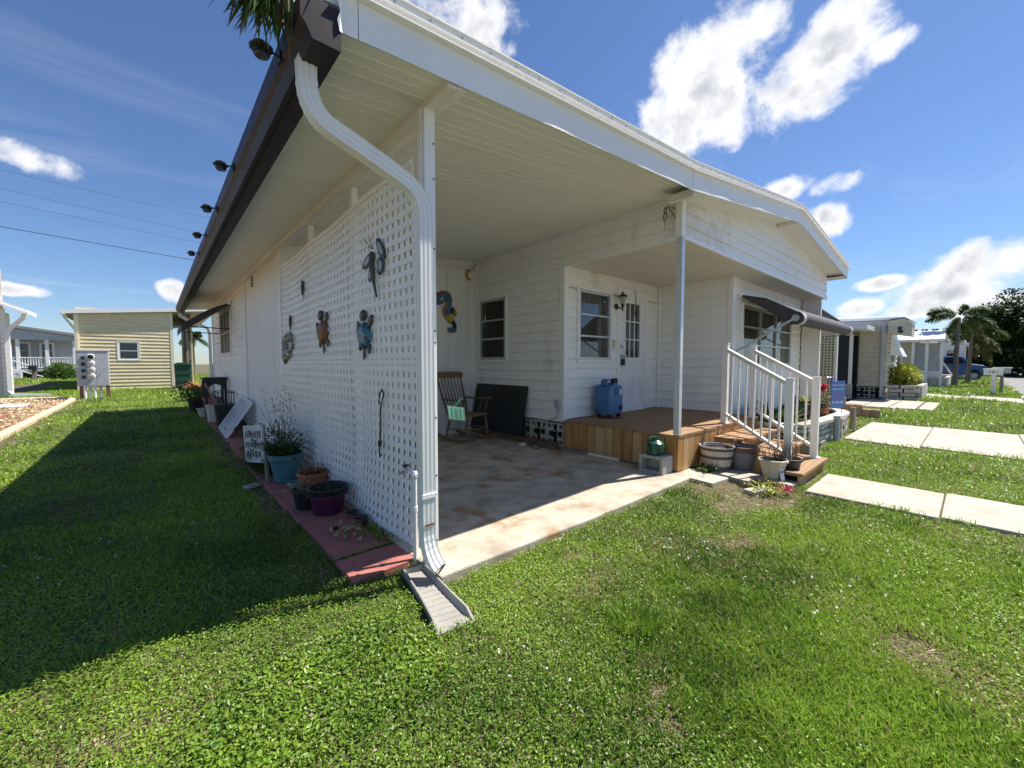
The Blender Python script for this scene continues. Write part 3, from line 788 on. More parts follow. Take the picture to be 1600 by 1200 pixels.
# rear downspout
MB().sweep([(.57,YB+.05,2.58),(.57,YB+.05,2.5),(.70,YB+.05,2.42),(1.15,YB+.05,2.2),(1.2,YB+.05,2.05),(1.2,YB+.05,.1)],[(-.035,-.03),(.035,-.03),(.035,.03),(-.035,.03)]).build('downspout', TRIM, H)
# vent on the utility room, meter box on the carport wall
q = MB()
for i in range(4):
    for j in range(2): q.box(LX-.006,LX-.001,7.95+j*.10,8.02+j*.10,2.50+i*.045,2.525+i*.045)
q.build('vent_grille', DARK, H)
MB().box(WX-.085,WX-.02,YD+.02,YD+.11,.58,.70).build('outlet_box', GREYP, H, bevel=.006)
MB().tube([(WX-.05,YD+.06,.58),(WX-.05,YD+.09,.45),(WX-.06,YD+.25,.38),(WX-.07,YD+.5,.37)],.008,6).build('cable', GREYP, H)
# lantern by the door
lx = 5.60
ln = MB().lathe((lx,YD-.02,2.13),[(.045,0),(.05,.01),(.03,.02)],12,ax=(0,-1,0)).build('wall_lantern', BLKM, H, smooth=True)
MB().tube([(lx,YD-.03,2.13),(lx,YD-.08,2.10),(lx+.01,YD-.12,2.08),(lx+.01,YD-.13,2.16)],.012,8).build('lantern_arm', BLKM, ln)
MB().lathe((lx+.01,YD-.13,2.16),[(.03,0),(.055,.10),(.055,.11)],6).build('lantern_glass', M('dusty_lantern_glass',(.35,.34,.30),rough=.3), ln)
MB().lathe((lx+.01,YD-.13,2.27),[(.078,0),(.06,.03),(.02,.055),(.012,.075),(.004,.09)],6).build('lantern_cap', BLKM, ln)
MB().lathe((lx+.01,YD-.13,2.04),[(.006,0),(.014,.05),(.03,.12)],6).build('lantern_base', BLKM, ln)
# shutters / awning brackets: roll-out awning over the front window
AW = M('dark_brown_awning',(.050,.038,.042),(.066,.052,.056),14,.7,.15,60)
AWS = M('awning_stripe_grey',(.075,.068,.072),(.055,.05,.053),10,.8,.15,60)
aw = thing('roller_awning', 'dark brown roll-out fabric awning over the front window', 'awning', (7.2,2.56,2.33))
ax0,ax1,ty,tz = 7.22,11.0,1.80,1.90
q = MB(); nx=10; ny=8; vs=[]; fs=[]
for i in range(nx+1):
    x=ax0+.02+(ax1-ax0-.04)*i/nx
    for j in range(ny+1):
        t=j/ny; y=2.56+(ty-.02-2.56)*t; z=2.34+(tz+.10-2.34)*t+.03*math.sin(math.pi*t)
        vs.append((x,y,z))
        if i and j: k=ny+1; fs.append(((i-1)*k+j-1,i*k+j-1,i*k+j,(i-1)*k+j))
q.add(vs,fs).build('awning_fabric', AW, aw, smooth='all')
MB().add([(ax0,2.56,2.34),(ax0,2.56,2.30),(ax0,2.2,2.06),(ax0,ty+.05,tz-.10),(ax0,ty-.10,tz-.06),(ax0,ty-.10,tz+.02),(ax0,ty,tz+.105),(ax0,2.2,2.24)],[(0,1,2,3,4,5,6,7)]).build('side_flap', AW, aw)
MB().lathe((ax0+.01,ty,tz),[(.096,0),(.096,ax1-ax0)],28,ax=(1,0,0)).build('awning_roll', AWS, aw, smooth=True)
for a,b in ((.05,.10),(.14,.18),(3.52,3.57),(3.62,3.66)): MB().lathe((ax0+a,ty,tz),[(.0985,0),(.0985,b-a)],28,cap=False,ax=(1,0,0)).build('white_band', TRIM, aw, smooth=True)
for x in (ax0-.012,ax1+.0): MB().lathe((x,ty,tz),[(.05,0),(.05,.01)],20,ax=(-1,0,0)).build('end_disc', GALV, aw)
for x,xx in ((ax0+.03,7.12),(ax1-.03,10.8)): MB().bar((xx,YW-.02,1.42),(x-.06,ty,tz),.025,.03).build('support_arm', GALV, aw)
MB().box(ax0-.06,ax1+.05,2.545,2.58,2.30,2.37).build('wall_rail', TRIM, aw)
# awning over the side window
aw2 = thing('window_awning', 'small dark fabric awning over the side window', 'awning', (1.2,11.4,2.4))
q = MB(); vs=[]; fs=[]
for i in range(7):
    t=i/6; x=1.24-.80*t; z=2.50-.50*t+.05*math.sin(math.pi*t)
    vs += [(x,10.45,z),(x,12.5,z)]
    if i: fs.append((2*i-2,2*i-1,2*i+1,2*i))
o=len(vs); vs += [(.44,10.45,1.86),(.44,12.5,1.86)]; fs.append((o-2,o-1,o+1,o))
q.add(vs,fs).build('awning_fabric', AW, aw2, smooth='all')
MB().add([(1.24,10.45,2.5),(.44,10.45,2.0),(.44,10.45,1.86),(1.24,10.45,2.44)],[(0,1,2,3)]).build('side_flap', AW, aw2)
for y in (10.55,12.4): MB().bar((.5,y,1.97),(1.24,y,1.95),.02).build('support_arm', BLKM, aw2)
MB().box(1.20,1.262,10.4,12.55,2.46,2.54).build('wall_rail', TRIM, aw2)

# ------------------------------------------------------------------ lattice screens: every slat its own piece
def lat_off(y, z):
    t=(y-2.4)/1.2
    return -.02*math.sin(math.pi*t)**2 - .035*max(0,1-z/.5)*math.sin(math.pi*min(1,max(0,(y-2.3)/3.6)))*.9 - .012*math.sin(z*2.3+y)
def lattice(name, label, y0, y1, z0, z1, topdip=0.0, group='white lattice panels'):
    T = thing(name, label, 'lattice', (LX, y0, max(0,z0)), group)
    p=.0762; sw=.037
    def zt(y): return z1 - topdip*math.sin(math.pi*(y-y0)/(y1-y0))
    def slat(vertical, c, thick0, thick1):
        q=MB(); n=7; vs=[]; fs=[]
        for i in range(n+1):
            t=i/n
            if vertical:
                z=z0+(zt(c)-z0)*t; ys=(c-sw/2,c+sw/2); pts=[(ys[0],z),(ys[1],z)]
            else:
                y=y0+(y1-y0)*t; dz=-topdip*math.sin(math.pi*t)*((c-z0)/(z1-z0)); pts=[(y,c+dz-sw/2),(y,c+dz+sw/2)]
            for (yy,zz) in pts:
                o=lat_off(yy,zz); vs += [(LX-.012+o-thick0,yy,zz),(LX-.012+o-thick1,yy,zz)]
            if i:
                a=4*(i-1); b=4*i
                fs += [(a,a+2,b+2,b),(a+1,b+1,b+3,a+3),(a,b,b+1,a+1),(a+2,a+3,b+3,b+2)]
        fs += [(0,1,3,2),(4*n,4*n+2,4*n+3,4*n+1)]
        return q.add(vs,fs).build('slat', TRIM, T)
    k=int((y1-y0-.02)/p); s0=y0+((y1-y0)-k*p)/2
    for i in range(k+1): slat(True, s0+i*p, 0, .007)
    k=int((z1-z0-.02)/p); s0=z0+((z1-z0)-k*p)/2
    for i in range(k+1): slat(False, s0+i*p, .007, .014)
    return T
cols=[(2.36,3.53,'nearest the corner post'),(3.545,4.755,'in the middle of the screen'),(4.77,5.96,'next to the utility room wall')]
for (a,b,t),dip in zip(cols,(.01,.03,.05)):
    lattice('lattice_screen','upper white lattice panel '+t,a,b,1.245,2.46,dip)
    lattice('lattice_screen','lower white lattice panel '+t,a,b,.015,1.225)
bt = thing('lattice_battens','thin white strips covering the joints of the lattice panels','strips',(LX-.02,2.4,0))
q=MB()
for y in (3.537,4.762):
    pts=[(LX-.026+lat_off(y,z),y,z) for z in (.02,.3,.6,.9,1.2,1.5,1.8,2.1,2.44)]
    for a,b in zip(pts,pts[1:]): q.bar(a,b,.045,.004,up=(1,0,0))
q.build('batten',TRIM,bt)
q=MB(); ysx=np.linspace(2.36,5.96,25)
pts=[(LX-.026+lat_off(y,1.235),y,1.235) for y in ysx]
for a,b in zip(pts,pts[1:]): q.bar(a,b,.004,.032)
q.build('batten',TRIM,bt)
q=MB()
for (a,b,t),dip in zip(cols,(.01,.03,.05)):
    ysx=np.linspace(a,b,10); pts=[(LX-.024+lat_off(y,2.46),y,2.475-dip*math.sin(math.pi*(y-a)/(b-a))) for y in ysx]
    for c,d in zip(pts,pts[1:]): q.bar(c,d,.012,.035)
q.build('top_cap',TRIM,bt)

# ------------------------------------------------------------------ deck, steps, railings
dk = thing('porch_deck', 'low timber porch deck with upright skirt boards in front of the door', 'deck', (5.2,2.2,0))
y = 2.155; k = 0
while y < 3.80:
    e = min(y+.142, 3.835); j = random.uniform(-.0015,.0015)
    x0 = WX-.015 if y < 3.8 else WX+.03
    MB().box(x0+random.uniform(-.004,.004), 6.925, y, e-.006, .385+j, .42+j).build('deck_board', DECKT, dk, bevel=.003); y = e
yy = 2.185
while yy < 3.84:
    e = min(yy+.139, 3.85); MB().box(WX-.006, WX+.014, yy, e-.009, .012+random.uniform(0,.012), .383).build('skirt_board', SKIRT, dk); yy = e
xx = WX+.0
while xx < 5.58:
    e = min(xx+.137, 5.60); MB().box(xx, e-.009, YG-.02, YG-.001, .0+random.uniform(-.01,.012), .383).build('skirt_board', SKIRT, dk); xx = e
MB().box(WX+.06,6.9,YG+.06,3.8,-.03,.38).build('under_deck_dark', DARK, dk)  # solid near-black block: shade under the deck put in as colour
for a,b in ((5.61,6.9),): MB().box(a,b,YG-.018,YG-.001,.10,.383).build('riser_board', SKIRT, dk)
st = thing('porch_steps', 'three wooden steps leading down from the porch deck', 'steps', (5.6,1.6,-.05))
def step(x0,x1,y0,y1,z,zb,rnd=0,side=True):
    n = max(2, round((y1-y0)/.14))
    for i in range(n):
        a=y0+(y1-y0)*i/n; b=y0+(y1-y0)*(i+1)/n-.005
        xa = x0
        q=MB()
        if rnd and i==0:
            q.prism([(x0+.22,a),(x1,a),(x1,b),(x0+.02,b),(x0+.05,b-.05),(x0+.11,a+.03)],2,z-.032,z)
        else: q.box(x0,x1,a,b,z-.032,z)
        q.build('tread_board', DECKT, st, bevel=.003)
    o = .03
    MB().box(x0+o,x1-.01,y0+.035+rnd*.0,y0+.055,zb,z-.033).build('riser_board', SKIRT, st)
    if side: MB().box(x0+o,x0+o+.02,y0+.06+.05*rnd,y1,zb,z-.033).build('side_board', SKIRT, st)
    MB().box(x1-.03,x1-.01,y0+.06,y1,zb,z-.033).build('side_board', SKIRT, st)
step(5.28,6.50,1.78,2.15,.305,.0,1)
step(5.10,6.30,1.44,1.775,.20,-.04,0)
step(4.93,6.02,1.12,1.435,.095,-.06,0,side=False)
MB().box(5.0,5.9,1.2,1.4,-.05,.05).build('under_step_dark', DARK, st)  # near-black block painting the dark hollow under the bottom step
def railing(label, U, L):
    r = thing('handrail', label, 'railing', (L[0],L[1],L[2]), 'handrails of the porch steps')
    U=Vector(U); L=Vector(L); s=.036
    hu=1.06; hl=.96
    for p,h in ((U,hu),(L,hl)):
        q=MB().box(p.x-s,p.x+s,p.y-s,p.y+s,p.z+.012,p.z+h); q.build('post', TRIM, r, bevel=.004)
        MB().box(p.x-.055,p.x+.055,p.y-.055,p.y+.055,p.z,p.z+.014).build('base_plate', TRIM, r)
        MB().box(p.x-s-.004,p.x+s+.004,p.y-s-.004,p.y+s+.004,p.z+h,p.z+h+.012).build('post_cap', TRIM, r)
    a0=U+Vector((0,0,.99)); b0=L+Vector((0,0,.90)); a1=U+Vector((0,0,.14)); b1=L+Vector((0,0,.12))
    d=(b0-a0); e=d.normalized()*.036
    MB().bar(a0+e,b0-e,.04,.045).build('top_rail', TRIM, r, bevel=.004)
    MB().bar(a1+e,b1-e,.035,.035).build('bottom_rail', TRIM, r)
    n=8
    for i in range(1,n):
        t=i/n; p=a1+(b1-a1)*t; t2=a0+(b0-a0)*t
        MB().bar(p,t2,.019,.019).build('baluster', TRIM, r)
railing('white metal handrail on the near side of the steps, by the flower pots', (5.72,2.20,.42),(5.17,1.32,.095))
railing('white metal handrail on the far side of the steps, by the stone planter', (6.66,2.17,.42),(5.90,1.24,.095))

# ------------------------------------------------------------------ pots and plants
LM_DK = leaf_mat('dark_green_leaf', (.025,.06,.015), (.09,.17,.04), (.22,.16,.08))
LM_MID = leaf_mat('mid_green_leaf', (.045,.11,.02), (.16,.27,.05), (.30,.22,.10))
LM_YEL = leaf_mat('yellow_green_leaf', (.10,.20,.02), (.55,.50,.08), (.50,.12,.05))
LM_DRY = leaf_mat('dry_stem', (.14,.10,.055), (.30,.23,.13), (.10,.12,.05), trans=.1)
LM_RED = leaf_mat('red_bronze_leaf', (.22,.05,.02), (.60,.20,.08), (.3,.25,.1))
def pot(parent, c, rb, rt, h, mat, n=24, lip=.012, liph=.03, part='pot_body', bands=None):
    x,y,z=c
    prof=[(rb*.9,0),(rb,.006),(rb+(rt-rb)*.9,h-liph),(rt+lip*.2,h-liph+.002),(rt+lip,h-liph+.006),(rt+lip,h-.004),(rt+lip*.6,h),(rt-.006,h),(rt-.012,h-.03)]
    if bands:
        prof=prof[:2]+[(rb+(rt-rb)*t+d, h*t) for t,d in bands]+prof[2:]
    o=MB().lathe(c,prof,n,cap=False).build(part,mat,parent,smooth=(True if n>10 else False))
    MB().lathe((x,y,z),[(rb*.9,.001),(0.001,.001)],n,cap=False).build('pot_base',mat,parent)
    MB().lathe((x,y,z+h-.045),[(.001,.012),(rt*.5,.016),(rt-.012,0)],n,cap=False).build('potting_soil',SOIL,parent,smooth='all')
    return o
def stems(n, c, r, hmin, hmax, spread, rad=.003):
    q=MB()
    for i in range(n):
        a=random.uniform(0,6.28); rr=r*math.sqrt(random.random()); h=random.uniform(hmin,hmax); s=random.uniform(0,spread)
        p=Vector((c[0]+rr*math.cos(a),c[1]+rr*math.sin(a),c[2])); b=random.uniform(0,6.28)
        m=p+Vector((math.cos(b)*s*.35*h,math.sin(b)*s*.35*h,h*.55)); t=p+Vector((math.cos(b)*s*h,math.sin(b)*s*h,h))
        q.taper([p,m,t],[rad,rad*.8,rad*.4],5)
    return q
TEAL=M('teal_plastic_pot',(.075,.21,.24),(.06,.17,.20),6,.4)
PURP=M('purple_plastic_pot',(.085,.008,.048),(.065,.007,.038),6,.4)
GREYPOT=M('grey_pot',(.20,.20,.20),(.16,.16,.16),8,.6)
CREAMPOT=M('cream_pot',(.62,.56,.44),(.50,.44,.34),9,.7)
BARW=M('white_barrel_staves',(.58,.54,.50),(.46,.41,.36),14,.65,.2,50,stretch=(3,3,.5))
BROWNP=M('brown_rim_plastic',(.14,.075,.05),(.11,.06,.04),9,.5)
PG='pots along the lattice'
t=thing('flower_pot','teal plastic pot with grassy foliage beside the estate sign','pot',(1.0,4.72,0),PG); c=(1.0,4.72,0)
pot(t,c,.105,.155,.29,TEAL,liph=.06,bands=[(.70,.004),(.71,0)])
f=Fol(); n=420; a=rng.uniform(0,6.28,n); P=np.stack([1.0+.10*np.cos(a)*rng.random(n),4.78+.12*np.sin(a)*rng.random(n),np.full(n,.27)],1)
f.add(P,np.stack([np.cos(a)*.7,np.sin(a)*.9,rng.uniform(.5,1.4,n)],1),rng.uniform(.12,.36,n),.008,blade=True,droop=.35)
n=250;f.add(np.stack([rng.normal(1.0,.10,n),rng.normal(4.75,.13,n),rng.uniform(.27,.5,n)],1),ball_dirs(n,.4),rng.uniform(.03,.06,n),.025,g=(rng.random(n)<.25)*1.)
f.build('foliage',LM_DK,t)
q=MB()
for (cy,r,h) in ((4.62,.16,.52),(4.85,.18,.56),(5.1,.15,.5)):
    pts=[(1.0,cy-r*math.cos(math.pi*i/12),.28+(h-.28+.1)*math.sin(math.pi*i/12)) for i in range(13)]; q.tube(pts,.0035,5)
q.build('wire_hoop',BLKM,t)
t=thing('flower_pot','terracotta bowl of dry sprigs behind the purple pot','pot',(1.10,4.12,0),PG)
pot(t,(1.10,4.12,.0),.085,.13,.20,TERRA); stems(26,(1.10,4.12,.17),.10,.06,.26,.5,.0025).build('dry_stems',LM_DRY,t)
f=Fol();n=120;f.add(np.stack([rng.normal(1.10,.06,n),rng.normal(4.12,.06,n),rng.uniform(.17,.26,n)],1),ball_dirs(n,.3),.035,.018,g=(rng.random(n)<.5)*1.);f.build('foliage',LM_RED,t)
t=thing('flower_pot','small black nursery pot of dead twigs in front of the teal pot','pot',(.93,3.72,0),PG)
pot(t,(.93,3.72,0),.075,.10,.17,BLACK); f=Fol();n=220;f.add(np.stack([rng.normal(.93,.05,n),rng.normal(3.72,.05,n),rng.uniform(.14,.19,n)],1),ball_dirs(n,.7),rng.uniform(.05,.10,n),.006,blade=True);f.build('dead_twigs',LM_DRY,t)
t=thing('flower_pot','wide purple pot with black rim on the red pavers','pot',(1.045,3.50,0),PG)
pot(t,(1.045,3.50,0),.115,.14,.17,PURP); MB().lathe((1.045,3.50,.155),[(.143,0),(.162,.02),(.166,.055),(.150,.062),(.138,.05)],26,cap=False).build('pot_rim',BLACK,t,smooth=True)
f=Fol();n=60;f.add(np.stack([rng.normal(1.04,.05,n),rng.normal(3.5,.05,n),np.full(n,.16)],1),ball_dirs(n,.8),rng.uniform(.05,.09,n),.02);f.build('foliage',LM_DK,t)
t=thing('flower_pot','shallow green saucer pot tucked between the teal pot and terracotta bowl','pot',(.99,4.28,0),PG); pot(t,(.99,4.28,0),.05,.065,.09,M('sage_pot',(.18,.30,.24),rough=.5))
# wilted plant lying on the pavers, black hose bits, weeds between pavers
t=thing('wilted_plant','wilted pale yellow plant lying on the red pavers','plant',(1.0,2.98,.0))
f=Fol();n=22;f.add(np.stack([rng.normal(1.0,.05,n),rng.normal(2.98,.07,n),rng.uniform(.01,.05,n)],1),np.stack([rng.normal(0,1,n),rng.normal(0,1,n),rng.uniform(-.1,.7,n)],1),rng.uniform(.05,.10,n),.03,r=rng.uniform(.5,1,n));f.build('leaves',leaf_mat('pale_wilted_leaf',(.30,.30,.10),(.60,.55,.28),(.3,.2,.1)),t)
MB().tube([(.98,2.86,.008),(1.0,2.95,.02),(1.03,3.05,.015)],.007,6).build('stem',LM_DRY,t)
MB().lathe((.965,3.10,.0),[(.03,0),(.032,.01),(.02,.014)],12).build('root_cap',BLACK,t)
t=thing('hose_reel_part','tangled black hose fittings at the foot of the lattice','hose',(1.16,3.12,.02))
MB().tube([(1.14,3.3,.03),(1.17,3.2,.05),(1.13,3.12,.04),(1.18,3.05,.05),(1.15,2.98,.03)],.02,8).build('hose',BLACK,t,smooth=True)
MB().lathe((1.15,3.05,.03),[(.03,0),(.04,.02),(.03,.04)],12,ax=(1,0,.2)).build('hose_fitting',BLACK,t,smooth=True)
# thin dry tall weed by the lattice
t=thing('tall_weed','tall dry thin-stemmed weed against the far lattice panel','plant',(1.13,5.3,0))
stems(16,(1.10,5.3,.0),.07,.55,1.0,.35,.003).build('stems',LM_DRY,t)
f=Fol();n=160;f.add(np.stack([rng.normal(1.08,.08,n),rng.normal(5.3,.16,n),rng.uniform(.3,.95,n)],1),ball_dirs(n,-.2),rng.uniform(.02,.05,n),.012,g=(rng.random(n)<.6)*1.);f.build('leaves',LM_DK,t)
t=thing('grass_clump','thick green ornamental grass bush spilling over the red pavers','plant',(.98,5.3,0))
f=Fol();n=900;a=rng.uniform(0,6.28,n);P=np.stack([.95+.13*np.cos(a)*rng.random(n),5.35+.34*np.sin(a)*rng.random(n),np.zeros(n)],1)
f.add(P,np.stack([np.cos(a)*.55,np.sin(a)*.55,rng.uniform(.6,1.5,n)],1),rng.uniform(.22,.52,n),.010,blade=True,droop=.3,g=(rng.random(n)<.12)*1.)
n=300;f.add(np.stack([rng.normal(.88,.10,n),rng.normal(5.45,.25,n),rng.uniform(.15,.5,n)],1),ball_dirs(n,.3),rng.uniform(.03,.07,n),.025);f.build('foliage',LM_DK,t)
# white garden sign on a timber stake
t=thing('garden_sign','white wooden yard sign on a stake facing the lawn','sign',(.74,4.95,-.05))
SGN=M('dirty_white_board',(.62,.62,.60),(.50,.50,.47),8,.6)
sm=Matrix.Translation((.78,5.10,.36)) @ Matrix.Rotation(math.radians(-79),4,'Z') @ Matrix.Rotation(math.radians(-7),4,'Y')
MB().box(-.25,.25,-.008,.008,-.20,.20).xf(sm).build('sign_board',SGN,t)
for u in (.225,): MB().box(u-.02,u+.02,.008,.03,-.42,.20).xf(sm).build('stake',GREYW,t)
INK=M('sign_ink',(.03,.03,.04),rough=.6)
q=MB()
for row,(z,h) in enumerate(((.10,.09),(-.01,.075),(-.11,.085))):
    u=-.20
    while u<.19:
        w=random.uniform(.012,.03); q.box(u,u+w,-.0105,-.0085,z-h/2*random.uniform(.6,1),z+h/2*random.uniform(.6,1)); u+=w+random.uniform(.014,.03)
q.xf(sm).build('faded_lettering',INK,t)
t=tag(MB().box(-.07,.07,-.04,.04,0,.035).xf(Matrix.Translation((.70,4.78,-.03))@Matrix.Rotation(.4,4,'Z')).build('paving_stone',BLOCKC,bevel=.01),'small grey stone at the foot of the yard sign','stone')
# louvred shutter leaning on the wall
t=thing('leaning_shutter','white ribbed metal panel leaning against the utility room wall','panel',(1.1,8.6,0))
sh=Matrix(((1,0,0,0),(0,1,0,0),(0,0,1,0),(0,0,0,1)))
A=Vector((.86,8.05,.0)); U=Vector((0,1.05,.05)); V_=Vector((.36,0,.55))
q=MB();q.bar(A,A+U,.03,.03);q.bar(A+V_,A+V_+U,.03,.03);q.bar(A,A+V_,.03,.03);q.bar(A+U,A+U+V_,.03,.03);q.build('panel_frame',TRIM,t)
for i in range(12):
    s=A+U*((i+.5)/12.0); MB().bar(s,s+V_,.075 if i%2 else .05,.012 if i%2 else .02,up=(-.55,0,.36)).build('rib',M('rib',(.55,.56,.58),rough=.4) if i==0 else bpy.data.materials['rib'],t)
# black storage box, tan pot, tables along the side wall
t=thing('storage_tub','black plastic storage tub on the pavers by the leaning panel','tub',(1.0,9.3,0))
MB().lathe((1.0,9.3,0),[(.20,0),(.26,.40),(.28,.41),(.28,.44),(.25,.44),(.24,.40)],4,cap=False).xf(Matrix.Translation((1.0,9.3,0))@Matrix.Rotation(math.pi/4,4,'Z')@Matrix.Translation((-1.0,-9.3,0))).build('tub_body',BLACK,t)
MB().lathe((1.0,9.3,.34),[(.24,0),(.001,.02)],4,cap=False).xf(Matrix.Translation((1.0,9.3,0))@Matrix.Rotation(math.pi/4,4,'Z')@Matrix.Translation((-1.0,-9.3,0))).build('tub_soil',SOIL,t)
MB().bar((.9,9.3,.35),(.7,9.5,.85),.02).build('stake',GREYW,t)
t=thing('flower_pot','tan square-shouldered pot beyond the black tub','pot',(.93,10.5,0),PG); pot(t,(.93,10.5,0),.13,.16,.36,CREAMPOT,n=8)
t=thing('flower_pot','low tan bowl at the lawn edge beyond the tan pot','pot',(.84,11.6,0),PG); pot(t,(.84,11.6,0),.10,.15,.2,CREAMPOT)
t=thing('flower_pot','brick red pot standing under the black table','pot',(1.0,11.9,0),PG); pot(t,(1.0,11.9,.0),.14,.19,.42,PAVER)
t=thing('flower_pot','wide black tub of leafy plants furthest along the wall','pot',(.86,13.2,0),PG); pot(t,(.86,13.2,0),.2,.27,.32,BLACK)
f=Fol();n=380;f.add(np.stack([rng.normal(.72,.17,n),rng.normal(13.2,.2,n),rng.uniform(.28,.62,n)],1),ball_dirs(n,.4),rng.uniform(.06,.12,n),.05);f.build('foliage',LM_MID,t)
t=thing('patio_table','black plastic side table with arched apron by the wall','table',(1.02,11.6,0))
MB().box(.80,1.24,11.2,11.9,.86,.90).build('table_top',BLACK,t)
for x in (.82,1.18):
    for y in (11.22,11.83): MB().box(x,x+.05,y,y+.05,0,.86).build('leg',BLACK,t)
MB().prism([(.87,.86),(.87,.62),(.93,.72),(1.02,.76),(1.11,.72),(1.18,.62),(1.18,.86)],1,11.215,11.235).build('apron',BLACK,t)
t=thing('plant_stand','black wire plant stand beside the black table','stand',(1.12,10.4,0))
q=MB()
for z in (.62,.36):
    for a,b in (((.95,10.1),(1.22,10.1)),((1.22,10.1),(1.22,10.9)),((.95,10.1),(.95,10.9)),((.95,10.9),(1.22,10.9))): q.bar((a[0],a[1],z),(b[0],b[1],z),.016)
q.build('wire_shelf',BLKM,t)
for x in (.95,1.22):
    for y in (10.1,10.5,10.9): MB().bar((x,y,0),(x,y,.64),.014).build('leg',BLKM,t)
t=thing('bromeliad','spiky orange-red plant at the back corner of the house','plant',(1.35,17.0,-.05))
f=Fol();n=260;a=rng.uniform(0,6.28,n);P=np.stack([1.25+.12*np.cos(a),17.0+.12*np.sin(a),np.full(n,.25)],1)
f.add(P,np.stack([np.cos(a),np.sin(a),rng.uniform(.3,1.6,n)],1),rng.uniform(.35,.75,n),.05,blade=True,droop=.2);f.build('leaves',LM_RED,t)
MB().lathe((1.25,17,-.05),[(.2,0),(.27,.35)],14).build('tub',BLACK,t)
t=thing('pallet_planter','brown slatted timber planter box at the back corner of the house','planter',(1.6,16.2,0))
for z in (.25,.55,.85,1.05): MB().box(1.35,2.1,15.6,15.63,z,z+.14).build('slat',TIMBER,t)
for x in (1.35,2.05): MB().box(x,x+.06,15.63,15.69,0,1.2).build('post',TIMBER,t)
# pots by the steps
PG2='pots beside the porch steps'
t=thing('flower_pot','white half-barrel planter with brown bands next to the deck','pot',(4.93,1.97,-.005),PG2); c=(4.93,1.97,-.005)
pot(t,c,.145,.185,.27,BARW,lip=.004,liph=.02)
for z,r in ((.012,.150),(.13,.168),(.225,.183)): MB().lathe((c[0],c[1],c[2]+z),[(r,0),(r+.006,.004),(r+.007,.028),(r+.002,.034)],28,cap=False).build('band',BROWNP,t,smooth=True)
t=thing('flower_pot','grey pot with brown rim between the barrel planter and the cream pot','pot',(5.14,1.76,-.005),PG2); c=(5.14,1.76,-.005)
pot(t,c,.115,.160,.26,GREYPOT,lip=.004); MB().lathe((c[0],c[1],c[2]+.205),[(.158,0),(.172,.006),(.178,.05),(.176,.062),(.16,.064)],26,cap=False).build('pot_rim',BROWNP,t,smooth=True)
t=thing('flower_pot','cream octagonal pot of dead twigs with a white label','pot',(4.965,1.40,-.005),PG2); c=(4.965,1.40,-.005)
pot(t,c,.088,.135,.205,CREAMPOT,n=8,lip=.014); stems(34,(c[0],c[1],.17),.10,.06,.22,.9,.003).build('dead_twigs',LM_DRY,t)
lm=Matrix.Translation((4.905,1.297,.075))@Matrix.Rotation(math.radians(-30),4,'Z')@Matrix.Rotation(math.radians(-14),4,'X')
MB().box(-.024,.024,-.001,.001,-.075,.06).xf(lm).build('plant_label',M('white_label',(.8,.8,.82),rough=.5),t)
MB().box(-.018,.018,-.0022,-.0012,.005,.02).xf(lm).build('label_print',INK,t)
t=thing('flower_pot','black pot of bare twigs behind the cream pot','pot',(5.13,1.30,-.01),PG2); c=(5.13,1.30,-.01)
pot(t,c,.085,.12,.215,BLACK); stems(30,(c[0],c[1],.17),.07,.15,.42,.5,.0025).build('dead_twigs',LM_DRY,t)
t=thing('flower_pot','dark grey pot with small weeds by the far handrail','pot',(6.55,1.45,-.05),PG2); pot(t,(6.55,1.45,-.05),.11,.15,.24,GREYPOT)
f=Fol();n=90;f.add(np.stack([rng.normal(6.55,.06,n),rng.normal(1.45,.06,n),rng.uniform(.17,.24,n)],1),ball_dirs(n,.5),.05,.02);f.build('foliage',LM_MID,t)
t=thing('flowering_plant','low plant with magenta flowers in the bare soil by the steps','plant',(4.5,1.2,-.05))
f=Fol();n=220;f.add(np.stack([rng.normal(4.45,.10,n),rng.normal(1.28,.07,n),rng.uniform(-.045,.05,n)],1),ball_dirs(n,.7),rng.uniform(.03,.06,n),.022);f.build('foliage',LM_YEL,t)
f=Fol();n=70;f.add(np.stack([rng.normal(4.52,.035,n),rng.normal(1.16,.03,n),rng.uniform(0,.05,n)],1),ball_dirs(n,.6),.025,.02);f.build('blossom',leaf_mat('magenta_petal',(.45,.02,.16),(.75,.06,.32),(.8,.3,.5)),t)
t=thing('weed_tuft','leafy green weed growing at the deck corner','plant',(4.72,1.98,-.05))
f=Fol();n=160;f.add(np.stack([rng.normal(4.68,.07,n),rng.normal(1.98,.05,n),rng.uniform(-.04,.06,n)],1),ball_dirs(n,.6),rng.uniform(.03,.06,n),.02);f.build('foliage',LM_MID,t)
# ------------------------------------------------------------------ loose things in the carport
t=thing('cinder_block','grey hollow concrete block standing beside the deck corner','block',(4.23,2.36,0))
x0,x1,y0,y1,h=4.13,4.345,2.21,2.50,.195
q=MB();q.box(x0,x1,y0,y0+.035,0,h);q.box(x0,x1,y1-.035,y1,0,h);q.box(x0,x1,y0+.035,y1-.035,0,.03);q.box(x0,x1,y0+.035,y1-.035,h-.03,h);q.box(x0+.14,x0+.17,y0+.035,y1-.035,.03,h-.03)
q.build('block_shell',BLOCKC,t)
GREENP=M('green_watering_plastic',(.012,.095,.055),(.01,.075,.042),6,.3)
t=thing('watering_can','dark green plastic watering can standing on the cinder block','watering can',(4.24,2.36,.196)); c=(4.24,2.36,.196)
MB().lathe(c,[(.088,0),(.095,.01),(.098,.10),(.092,.13),(.06,.155),(.042,.165),(.04,.185),(.03,.185),(.03,.16)],24).build('can_body',GREENP,t,smooth=True)
